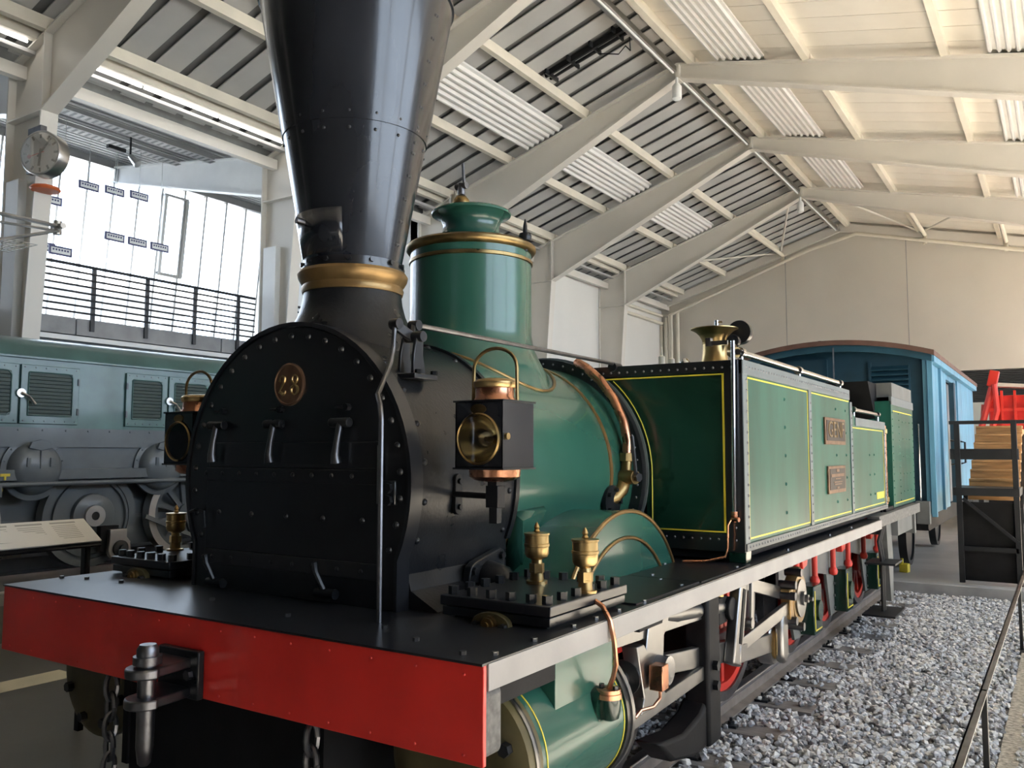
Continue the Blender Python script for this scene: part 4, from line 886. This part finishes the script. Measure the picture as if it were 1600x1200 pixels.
vt = MB().lathe((XR+.0, 1.92, .955), [(.030, 0), (.030, .01), (.040, .12), (.052, .26), (.050, .30), (.044, .92), (.040, 1.0), (.02, 1.02)], (Vector((1,0,0)), Vector((0,.10,1)).normalized(), Vector((0,1,-.10)).normalized()), 24).build('valve_spindle', 'steel', G)
MB().cyl((XR-.06, 2.98, .84), (XR+.06, 2.98, .84), .07, n=20).box(XR-.08, XR+.03, 2.82, 2.96, .76, .92).build('die_block', 'black_matt', G, .006)
MB().lathe((XR+.0, 2.90, .92), [(.03, 0), (.03, .09), (.018, .10), (.018, .13)], 'z', 14).build('oil_cup', 'brass', G)
MB().box(XR-.1, XR+.06, 1.62, 1.90, .93, 1.03).cyl((XR, 1.75, .96), (XR, 1.94, .955), .05, n=14).build('valve_guide', 'black_matt', G, .006)
XE, EY, EZ = 1.24, 4.24, .735
ec = MB().lathe((XE, EY, EZ), [(.175, -.04), (.182, -.03), (.182, .03), (.175, .04)], 'x', 40).build('eccentric_strap', 'gold_paint', G)
MB().lathe((XE, EY, EZ), [(.135, .04), (.135, .052), (.05, .055), (.05, .075), (.028, .077), (.028, .10), (.014, .102), (.014, .13)], 'x', 32).build('eccentric_disc', 'steel', ec)
MB().box(XE-.03, XE+.03, EY-.08, EY+.08, EZ+.16, EZ+.215).build('strap_lug', 'gold_paint', ec, .008)
MB().box(XE-.035, XE+.035, EY-.25, EY-.15, EZ-.12, EZ+.09).build('strap_lug', 'gold_paint', ec, .008)
for y, z in ((EY-.06, EZ+.19), (EY-.22, EZ+.12), (EY-.235, EZ+.045), (EY-.21, EZ-.13), (EY-.02, EZ-.20)): MB().cyl((XE-.05, y, z), (XE+.07, y, z), .030, n=12).build('strap_bolt', 'steel_dark', ec)
MB().bar((XE+.0, EY-.22, EZ-.04), (1.20, 3.10, .60), .035, .085).build('eccentric_rod', 'steel', G, .004)
MB().bar((XE-.05, EY-.22, EZ+.06), (1.17, 3.30, .95), .03, .085).build('eccentric_rod', 'steel', G, .004)
MB().bar((1.20, 3.02, .56), (1.15, 3.90, .47), .06, .11, .13).build('drive_link', 'steel', G, .006)
MB().prism([(3.45, 1.06), (3.75, 1.06), (3.72, .70), (3.62, .66), (3.5, .72)], 'x', .93, 1.0).build('red_bracket', 'red_bright', G, .01)
MB().box(.95, 1.05, 3.75, 3.85, .55, 1.05).build('frame_stay', 'frame_grey', G)
# ---- headlamps (lift-off lanterns)
def lamp(s, lab):
    X = lambda a, b: sorted((s*a, s*b))
    cx = s*.967; t = thing('headlamp', lab, 'lantern', (cx, .72, 1.70), 'front headlamps')
    bd = MB().box(cx-.117, cx+.117, .72, .835, 1.728, 1.998).box(cx-.117, cx-.112, .603, .72, 1.728, 1.998).box(cx+.112, cx+.117, .603, .72, 1.728, 1.998).box(cx-.112, cx+.112, .603, .72, 1.993, 1.998).box(cx-.112, cx+.112, .603, .72, 1.728, 1.733)
    sq = []; ci = []
    for k in range(48):
        an = 2*math.pi*k/48+.0001; c_, s_ = math.cos(an), math.sin(an); q = 1/max(abs(c_), abs(s_))
        zz = 1.846+s_*q*(.152 if s_ > 0 else .118); sq.append((cx+c_*q*.117, .603, min(max(zz, 1.728), 1.998))); ci.append((cx+c_*.098, .603, 1.846+s_*.098))
    bd.add(sq+ci, [(k, (k+1) % 48, 48+(k+1) % 48, 48+k) for k in range(48)])
    bd = bd.build('lamp_case', 'black_cone', t)
    MB().box(cx-.124, cx+.124, .596, .842, 1.995, 2.003).box(cx-.124, cx+.124, .596, .842, 1.722, 1.730).build('case_rim', 'black', bd)
    A = (Vector((1,0,0)), Vector((0,0,1)), Vector((0,-1,0)))
    MB().lathe((cx, .603, 1.846), [(.096, .0), (.102, .0), (.106, .006), (.100, .012), (.096, .008), (.096, 0)], A, 48, False).build('lens_ring', 'brass_dull', bd)
    MB().lathe((cx, .603, 1.846), [(.098, 0), (.088, -.03), (.070, -.058), (.045, -.082), (.022, -.094), (.001, -.096)], A, 48, False).build('reflector', 'reflector', bd)
    MB().lathe((cx, .603, 1.846), [(.012, -.095), (.014, -.07), (.010, -.05), (.001, -.045)], A, 14).build('burner', 'brass_dull', bd)
    MB().lathe((cx, .603, 1.846), [(.097, .004), (.097, .007)], A, 44).build('lens', 'lamp_glass', bd)
    MB().prism([(cx+.037*math.cos(R(a)), 1.966+.021*math.sin(R(a))) for a in range(0, 360, 20)], 'y', .598, .604).build('maker_badge', 'brass_dull', bd)
    MB().lathe((cx, .72, 0), [(.088, 2.000), (.088, 2.008), (.080, 2.02), (.078, 2.058), (.086, 2.060)], 'z', 32).build('chimney_base', 'copper', t)
    MB().lathe((cx, .72, 0), [(.086, 2.058), (.090, 2.064), (.090, 2.082), (.080, 2.092), (.05, 2.098), (.01, 2.10)], 'z', 32).build('chimney_cap', 'brass', t)
    MB().lathe((cx, .72, 0), [(.05, 1.672), (.085, 1.678), (.105, 1.692), (.108, 1.722)], 'z', 32).build('burner_base', 'copper', t)
    MB().box(cx-.022, cx+.022, .70, .745, 1.655, 1.68).build('socket', 'black_cast', t)
    MB().tube([(cx-.11, .72, 1.995), (cx-.108, .72, 2.14)]+[(cx-.108*math.cos(R(a)), .72, 2.14+.085*math.sin(R(a))) for a in range(10, 180, 14)]+[(cx+.108, .72, 2.14), (cx+.11, .72, 1.995)], .0075, 8).build('bail_handle', 'brass_dull', t)
    MB().cyl((cx+.117, .625, 1.856), (cx+.130, .625, 1.856), .014, n=10).build('door_knob', 'brass_dull', t)
lamp(1, 'square black headlamp with brass reflector on the right of the smokebox'); lamp(-1, 'black headlamp half hidden behind the left edge of the smokebox')

# ================================================================== ELECTRIC LOCOMOTIVE ON THE LEFT
XG = -6.8
E_ = thing('electric_locomotive', 'old green and grey electric locomotive with louvred doors on the left', 'locomotive', (-8.1, 4, .4))
BY0, BY1 = -6.0, 8.6
body = MB().box(-9.5, XG, BY0, BY1, 2.05, 2.86).build('body_side', 'loco_green', E_)
MB().prism([(XG+.02, 2.86), (XG-.05, 2.98), (XG-.25, 3.08), (XG-.5, 3.13), (-9.0, 3.13), (-9.5, 2.86)], 'y', BY0, BY1).build('roof', 'loco_green', E_)
MB().box(XG, XG+.03, BY0, BY1, 2.835, 2.865).build('gutter', 'loco_green', body, .005)
MB().box(XG-.02, XG+.015, BY0, BY1, 1.84, 2.06).build('grey_band', 'loco_grey', E_)
for k in range(30): rivet_obj(E_, (XG+.015, .3+k*.27, 2.03), (1, 0, 0), .012, 'loco_grey')
def ldoor(y0, y1, hs):
    d = MB().box(XG, XG+.028, y0, y1, 2.10, 2.765).build('louvre_door', 'loco_green', E_, .006)
    # rounded opening with slats
    a, b, c, e = y0+.085, y1-.085, 2.195, 2.685
    MB().box(XG+.026, XG+.031, a, b, c, e).build('louvre_recess', 'louvre', d, .002)
    n = 11
    sl = MB().prism([(0, 0), (.022, .006), (.026, .004), (.004, -.004)], 'y', a, b).mesh('slat', 'louvre', 0)
    for q in range(n): inst(sl, 'slat', d, (XG+.018, 0, c+.025+q*(e-c-.03)/n))
    MB().tube([(XG+.034, a, c), (XG+.034, b-.04*(hs < 0), c), (XG+.034, b, c+.04), (XG+.034, b, e-.04), (XG+.034, b-.04, e), (XG+.034, a+.01, e), (XG+.034, a, e-.01), (XG+.034, a, c)], .008, 6).build('louvre_frame', 'loco_green', d)
    for q in range(6):
        rivet_obj(d, (XG+.028, y0+.04+q*(y1-y0-.08)/5, 2.735), (1, 0, 0), .008, 'loco_grey'); rivet_obj(d, (XG+.028, y0+.04+q*(y1-y0-.08)/5, 2.135), (1, 0, 0), .008, 'loco_grey')
    for z in (2.25, 2.6): MB().cyl((XG+.03, y1-.01 if hs > 0 else y0+.01, z-.04), (XG+.03, y1-.01 if hs > 0 else y0+.01, z+.04), .014, n=8).build('hinge', 'loco_grey', d)
ldoor(2.02, 2.71, -1); ldoor(2.73, 3.40, 1); ldoor(4.0, 4.58, -1); ldoor(4.60, 5.26, 1); ldoor(.3, 1.0, -1); ldoor(1.02, 1.7, 1)
for y in (2.73, 4.60):
    h = MB().cyl((XG+.03, y, 2.44), (XG+.055, y, 2.44), .05, n=16).build('door_latch', 'alu', E_)
    MB().tube([(XG+.06, y, 2.44), (XG+.08, y+.08, 2.40), (XG+.08, y+.14, 2.32)], [.02, .012, .018], 8).build('latch_handle', 'alu', h)
MB().box(XG-.25, XG-.03, BY0, BY1, 1.55, 1.84).build('side_recess', 'loco_grey', E_)
MB().box(XG-.06, XG+.10, BY0, 6.6, 1.47, 1.59).build('foot_board', 'loco_grey', E_, .006)
MB().cyl((XG+.13, BY0, 1.43), (XG+.13, 6.6, 1.43), .028, n=10).build('brake_pipe', 'loco_grey', E_)
for y in (2.93, 4.52, 1.3, 6.1):
    dmm = MB().lathe((XG-.02, y, 1.60), [(.36, -.02), (.36, .02), (.30, .025), (.29, .07), (.26, .12), (.20, .15), (.01, .16)], 'x', 40).build('motor_cover', 'loco_grey', E_)
    MB().prism([(y-.13, 1.83), (y, 1.80), (y+.13, 1.83), (y+.10, 1.90), (y, 1.925), (y-.10, 1.90)], 'x', XG+.10, XG+.14).box(XG+.13, XG+.148, y-.006, y+.006, 1.60, 1.80).build('cover_cap', 'loco_grey', dmm, .004)
    for dy in (-.13, .13): MB().box(XG+.11, XG+.15, y+dy-.02, y+dy+.02, 1.62, 1.72).build('cover_hook', 'loco_grey', dmm)
    for k in range(7):
        a = R(15+25*k); rivet_obj(dmm, (XG+.0, y+.33*math.cos(a), 1.60+.33*math.sin(a)), (1, 0, 0), .014, 'loco_grey')
# underframe and wheels
MB().box(-9.2, XG-.30, BY0, 8.0, .62, 1.50).build('inner_frame', 'loco_grey', E_)
MB().prism([(y, z) for y, z in ((BY0, 1.0), (BY0, .95), (8, .95), (8, 1.0))], 'x', XG-.30, XG-.26).build('frame_ledge', 'loco_grey', E_)
def gwheel(y, r, disc):
    w = MB().annulus((XG-.16, y, .42+r), 'x', r-.09, r, -.07, .07, 48).build('wheel', 'alu' if not disc else 'loco_grey', E_)
    if disc:
        MB().cyl((XG-.22, y, .42+r), (XG-.11, y, .42+r), r-.08, n=48).build('wheel_disc', 'loco_grey', w)
        MB().annulus((XG-.10, y, .42+r), 'x', .44, .47, -.02, .03, 48).lathe((XG-.10, y+.02, .42+r+.02), [(.27, -.02), (.26, .05), (.24, .06), (.01, .06)], 'x', 40).build('wheel_boss', 'loco_grey', w)
        MB().annulus((XG-.02, y, .42+r+.02), 'x', .05, .125, -.01, .03, 32).build('axle_ring', 'alu', w)
        MB().cyl((XG-.03, y, .42+r+.02), (XG+.0, y, .42+r+.02), .052, n=24).build('axle_hole', 'dark_void', w)
    else:
        m = MB().cyl((XG-.22, y, .42+r), (XG-.10, y, .42+r), .11, n=24).annulus((XG-.16, y, .42+r), 'x', r-.14, r-.09, -.05, .05, 40)
        for k in range(11):
            a = 2*math.pi*k/11; m.bar((XG-.16, y+.1*math.cos(a), .42+r+.1*math.sin(a)), (XG-.16, y+(r-.1)*math.cos(a), .42+r+(r-.1)*math.sin(a)), .05, .06)
        m.build('wheel_spokes', 'loco_grey', w)
gwheel(3.68, .585, True); gwheel(2.08, .57, False); gwheel(5.02, .57, False); gwheel(.6, .57, False); gwheel(6.6, .57, False)
MB().prism([(3.80, .86), (4.02, .86), (4.02, .76), (4.07, .70)]+arc(3.93, .63, .145, 20, -200, 16)+[(3.80, .74)], 'x', XG+.06, XG+.13).build('crank_rod_end', 'alu', E_, .008)
MB().lathe((XG+.13, 3.93, .63), [(.095, 0), (.095, .03), (.07, .05), (.045, .052), (.045, .09), (.02, .10)], 'x', 28).build('crank_pin', 'black_steel', E_)
MB().box(XG-.02, XG+.06, 3.72, 3.95, .60, .90).build('crank_web', 'black_matt', E_)
MB().bar((XG-.02, 4.35, .98), (XG-.02, 5.2, .62), .05, .05).build('brake_rod', 'loco_grey', E_)
for y, z in ((2.52, 1.52), (2.45, 1.36), (2.35, 1.92)): MB().box(XG+.10, XG+.115, y, y+.10, z, z+.03).box(XG+.10, XG+.115, y+.04, y+.06, z-.04, z).build('yellow_tag', 'yellow', E_)
MB().cyl((XG+.13, 2.50, 1.43), (XG+.13, 2.50, 1.30), .035, n=12).build('hose_end', 'loco_grey', E_)
# pantograph above
pn = MB().tube([(-8.0, .2, 4.72), (-7.95, 3.75, 4.72)], .028, 8).tube([(-8.0, .2, 4.44), (-7.95, 3.72, 4.66)], .018, 8).tube([(-8.1, 1.5, 3.83), (-7.95, 3.70, 4.66)], .022, 8).tube([(-8.3, 1.0, 3.13), (-8.3, 1.6, 4.35)], .04, 8).build('pantograph', 'alu', E_)
MB().cyl((-8.0, 3.72, 4.62), (-8.0, 3.72, 4.80), .05, n=12).cyl((-7.85, 3.72, 4.72), (-8.1, 3.72, 4.72), .04, n=10).build('pantograph_joint', 'alu', pn)
MB().cyl((-8.15, 2.82, 4.60), (-8.0, 2.82, 4.60), .14, n=20).build('insulator', 'black_steel', pn)
g = MB()
for q in range(13): g.tube([(-8.4, 2.3+q*.085, 4.36), (-7.7, 2.3+q*.085, 4.36)], .006, 5)
for q in range(8): g.tube([(-8.4+q*.10, 2.3, 4.36), (-8.4+q*.10, 3.32, 4.36)], .006, 5)
g.build('mesh_tray', 'alu', pn)
lt = thing('display_track', 'pale rail under the grey electric locomotive on the left', 'track', (XG, 3, .22))
for x in (XG-.16, XG-1.66): MB().box(x-.036, x+.036, BY0-1, 10, .38, .42).box(x-.012, x+.012, BY0-1, 10, .25, .38).box(x-.07, x+.07, BY0-1, 10, .22, .25).build('rail', 'rail_top', lt)
MB().box(-6.3, -6.2, BY0-1, 12, .22, .34).build('plinth_kerb', 'grey_valance', lt)
# info panel
t = thing('info_panel', 'white slanted information panel on a dark post before the electric locomotive', 'panel', (-3.05, .95, -.16))
nrm = Vector((.62, -.15, .77)).normalized()
P0, P1, P2, P3 = Vector((-3.0, -.2, 1.315)), Vector((-3.02, 1.311, 1.31)), Vector((-2.86, 1.36, 1.16)), Vector((-2.84, -.2, 1.155))
def slab(a, b, c, d, th):
    n_ = (b-a).cross(d-a).normalized()
    if n_.z < 0: n_ = -n_
    vs = [a, b, c, d]+[p-n_*th for p in (a, b, c, d)]
    return MB().add(vs, [(0,1,2,3), (7,6,5,4), (0,4,5,1), (1,5,6,2), (2,6,7,3), (3,7,4,0)])
slab(P0, P1, P2, P3, .012).build('panel_board', 'white_paint', t)
slab(P0-Vector((.02, 0, .03)), P1-Vector((.02, 0, .03)), P2-Vector((.0, 0, .03)), P3-Vector((.0, 0, .03)), .02).build('panel_back', 'black_steel', t)
def on(u, v, h=.001): return P0.lerp(P1, u).lerp(P3.lerp(P2, u), v)+nrm*h
pr_ = MB()
for c in range(6):
    u0 = .05+c*.155
    pr_.add([on(u0, .10), on(u0+.12, .10), on(u0+.12, .16), on(u0, .16)], [(0, 1, 2, 3)])
    for r_ in range(8):
        v = .24+r_*.075; pr_.add([on(u0, v), on(u0+.11, v), on(u0+.11, v+.022), on(u0, v+.022)], [(0, 1, 2, 3)])
pr_.build('text_lines', 'print_grey', t)
for y in (1.28, .1): MB().box(-2.98, -2.93, y, y+.04, -.16, 1.22).build('post', 'black_steel', t)

# ================================================================== BLUE WAGON
WX, WY = 1.35, 11.06
Wg = thing('blue_wagon', 'blue covered wagon with brown arched roof behind the green locomotive', 'wagon', (0, 14, 0))
def wroof(x): return 3.42-.21*(x/1.4)**2
top = [(1.38-2.76*i/16, wroof(1.38-2.76*i/16)-.06) for i in range(17)]
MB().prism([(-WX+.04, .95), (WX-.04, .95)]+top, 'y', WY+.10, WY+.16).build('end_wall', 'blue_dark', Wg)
rt = [(1.46-2.92*i/18, wroof(1.46-2.92*i/18)+.045) for i in range(19)]; rb = [(x, z-.07) for x, z in rt[::-1]]
MB().prism(rt+rb, 'y', WY-.10, 18.0).build('roof', 'brown_roof', Wg)
rt2 = [(1.42-2.84*i/18, wroof(1.42-2.84*i/18)-.02) for i in range(19)]; rb2 = [(x, z-.10) for x, z in rt2[::-1]]
MB().prism(rt2+rb2, 'y', WY-.04, WY+.02).build('roof_arch', 'blue_mid', Wg)
for s in (1, -1):
    x0, x1 = sorted((s*(WX-.06), s*WX))
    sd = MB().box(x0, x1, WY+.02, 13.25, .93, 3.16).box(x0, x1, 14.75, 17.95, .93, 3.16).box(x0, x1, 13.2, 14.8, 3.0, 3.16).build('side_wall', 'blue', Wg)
    yb = WY+.04
    while yb < 17.9:
        if not (13.1 < yb < 14.75):
            MB().box(*sorted((s*WX, s*(WX+.022))), yb, min(yb+.33, 17.94), .94, 3.08).build('board', 'blue', sd, .006)
        yb += .345
    MB().box(*sorted((s*WX, s*(WX+.06))), 12.15, 12.28, .94, 3.10).build('side_post', 'blue', sd, .004)
    MB().box(*sorted((s*(WX), s*(WX+.07))), WY-.02, WY+.06, .90, 3.18).build('corner_post', 'blue', sd, .004)
    MB().box(*sorted((s*(WX-.02), s*(WX+.10))), WY+.0, 17.95, 3.08, 3.20).build('cant_rail', 'blue', sd, .004)
    MB().box(*sorted((s*(WX-.14), s*(WX-.10))), 13.2, 14.8, .95, 3.0).build('sliding_door', 'grey_valance', sd)
    MB().box(*sorted((s*(WX-.05), s*(WX+.03))), 14.2, 14.45, .95, 3.0).build('door_post', 'blue_dark', sd)
    for yy in (13.6, 15.1): MB().tube([(s*(WX+.01), yy, 2.0), (s*(WX+.09), yy, 1.98), (s*(WX+.09), yy, 1.62), (s*(WX+.01), yy, 1.60)], .018, 8).build('grab_handle', 'black_steel', sd)
    MB().tube([(s*1.22, WY+.0, .95), (s*1.22, WY-.04, 1.0), (s*1.22, WY-.04, 2.2), (s*1.22, WY+.05, 2.2)], .014, 8).build('grab_rail', 'chrome', Wg)
# louvre in the end
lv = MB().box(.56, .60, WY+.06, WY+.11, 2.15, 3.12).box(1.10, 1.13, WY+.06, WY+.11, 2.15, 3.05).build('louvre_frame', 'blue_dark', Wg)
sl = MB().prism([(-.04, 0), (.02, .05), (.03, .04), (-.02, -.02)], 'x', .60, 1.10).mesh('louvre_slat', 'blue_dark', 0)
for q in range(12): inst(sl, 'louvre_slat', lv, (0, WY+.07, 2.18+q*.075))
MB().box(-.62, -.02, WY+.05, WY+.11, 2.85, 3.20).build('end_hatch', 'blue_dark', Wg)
MB().box(-1.3, 1.3, WY+.05, 17.95, .70, .95).build('underframe', 'black_matt', Wg)
MB().box(-1.3, 1.3, WY-.02, WY+.08, .72, .98).build('headstock', 'black_matt', Wg)
for s in (1, -1):
    MB().cyl((s*.88, WY-.02, .98), (s*.88, WY-.42, .98), .08, n=16).lathe((s*.88, WY-.42, .98), [(.04, -.04), (.17, -.03), (.19, 0), (.17, .03)], 'y', 28).build('buffer', 'black_steel', Wg)
    for yy in (12.9, 16.4):
        w = MB().annulus((s*.745, yy, .47), 'x', .40, .47, -.06, .06, 36).cyl((s*.745-.03, yy, .47), (s*.745+.03, yy, .47), .41, n=36).build('wheel', 'black_steel', Wg)
MB().tube([(.4, WY-.05, .9), (.5, WY-.3, .5), (.65, WY-.2, .62), (1.0, WY+.0, .9)], .02, 8).build('brake_hose', 'black_steel', Wg)
MB().cyl((-.18, 11.4, 3.42), (-.18, 11.4, 3.52), .03, n=8).build('roof_hook', 'black_steel', Wg)
MB().cyl((.1, WY-.05, 2.3), (.1, WY-.05, 3.36), .012, n=8).build('end_rod', 'steel_dark', Wg)
MB().box(1.16, 1.34, WY-.12, WY-.02, .80, 1.12).build('end_box', 'frame_grey', Wg, .01)
tag(MB().prism([(.74, 12.1), (.86, 12.1), (.88, 12.2), (.80, 12.26), (.74, 12.2)], 'z', -.03, .10).cyl((.78, 12.14, .10), (.78, 12.14, .18), .02, n=8).build('wheel_chock', 'yellow', bevel=.01), 'small yellow wheel chock on the rear kerb', 'chock')
# ================================================================== PLATFORM STAIRS
St = thing('access_stairs', 'black steel platform with brown wooden steps beside the blue wagon', 'stairs', (2.0, 12, -.03))
px0, px1, py = 1.62, 2.36, 11.5
for x in (px0+.035, px1):
    MB().box(x-.035, x+.035, py-.035, py+.035, -.03, 2.25 if x > 2 else 2.22).build('post', 'black_steel', St, .004)
MB().box(px0-.06, px1+.2, py-.03, py+.03, 2.20, 2.25).build('handrail', 'black_steel', St, .004)
MB().box(px0-.06, px1+.05, py-.025, py+.025, 1.70, 1.85).build('guard_plank', 'black_steel', St, .004)
MB().box(px0-.04, px1+.04, py-.04, py+1.0, 1.19, 1.30).build('landing', 'black_steel', St, .004)
MB().box(px0+.06, px1-.03, py+.03, py+.05, .0, 1.10).build('skirt_panel', 'black_matt', St)
MB().beam((px0+.08, py-.02, 1.15), (px1, py-.02, .56), .04, .06, (0, 1, 0)).build('brace', 'black_steel', St)
MB().box(px0+.07, px1, py-.035, py+.0, .42, .48).build('cross_rail', 'black_steel', St)
for x in (px0+.03, px1): MB().box(x-.03, x+.03, py+.95, py+1.01, -.03, 1.2).build('post', 'black_steel', St)
for k in range(8):
    yk = 12.0+k*.26; zk = 1.13+k*.138
    MB().box(px0+.10, px1+.02, yk, yk+.27, zk+.105, zk+.14).box(px0+.10, px1+.02, yk+.01, yk+.03, zk-.02, zk+.105).build('wooden_step', 'wood', St, .004)
MB().prism([(11.95, 1.0), (14.1, 2.1), (14.1, 1.9), (11.95, .8)], 'x', px1+.02, px1+.06).build('stringer', 'black_steel', St)
MB().box(px0+.12, px1, 14.05, 15.2, 2.10, 2.20).build('upper_landing', 'wood', St)
for x in (px0+.05, px1-.05): MB().box(x-.04, x+.04, 15.0, 15.08, -.03, 2.1).build('post', 'black_steel', St)
# ================================================================== RED MACHINE BEHIND
Rd = thing('red_machine', 'bright red machine with lifted arm and railing behind the stairs', 'machine', (2.4, 22, 0))
MB().tube([(1.15, 20, 1.5), (1.32, 20, 2.2), (1.62, 20, 3.35)], .07, 8).build('arm', 'red_bright', Rd)
MB().tube([(1.42, 19.9, 1.7), (1.55, 19.9, 2.2), (1.70, 19.9, 2.75), (1.66, 19.9, 3.35)], .06, 8).build('arm', 'red_bright', Rd)
MB().tube([(1.30, 20.1, 1.4), (1.42, 20.1, 2.9)], .05, 8).build('strut', 'red_bright', Rd)
MB().beam((1.60, 20, 3.30), (1.68, 20, 3.66), .20, .20, (0, 1, 0)).build('arm_head', 'red_bright', Rd, .02)
MB().box(1.5, 3.4, 20.4, 26.0, 1.2, 3.12).build('hopper', 'red', Rd, .03)
for k in range(7): MB().box(1.75+k*.26, 1.80+k*.26, 20.28, 20.42, 1.2, 3.22).build('rib', 'red_bright', Rd)
MB().box(1.5, 3.4, 20.30, 20.36, 2.75, 2.82).build('rail', 'red_bright', Rd)
MB().box(1.45, 3.45, 20.5, 25.8, .5, 1.2).build('chassis', 'black_matt', Rd)
for y in (21.3, 24.8):
    for x in (1.5, 3.4): MB().cyl((x-.12, y, .37), (x+.12, y, .37), .40, n=24).build('wheel', 'black_matt', Rd)
tag(MB().beam((1.62, 20.9, 3.40), (3.3, 20.9, 3.24), .40, .09).build('timber_spar', 'purlin', bevel=.01), 'pale timber spar lying on the red machine', 'timber')
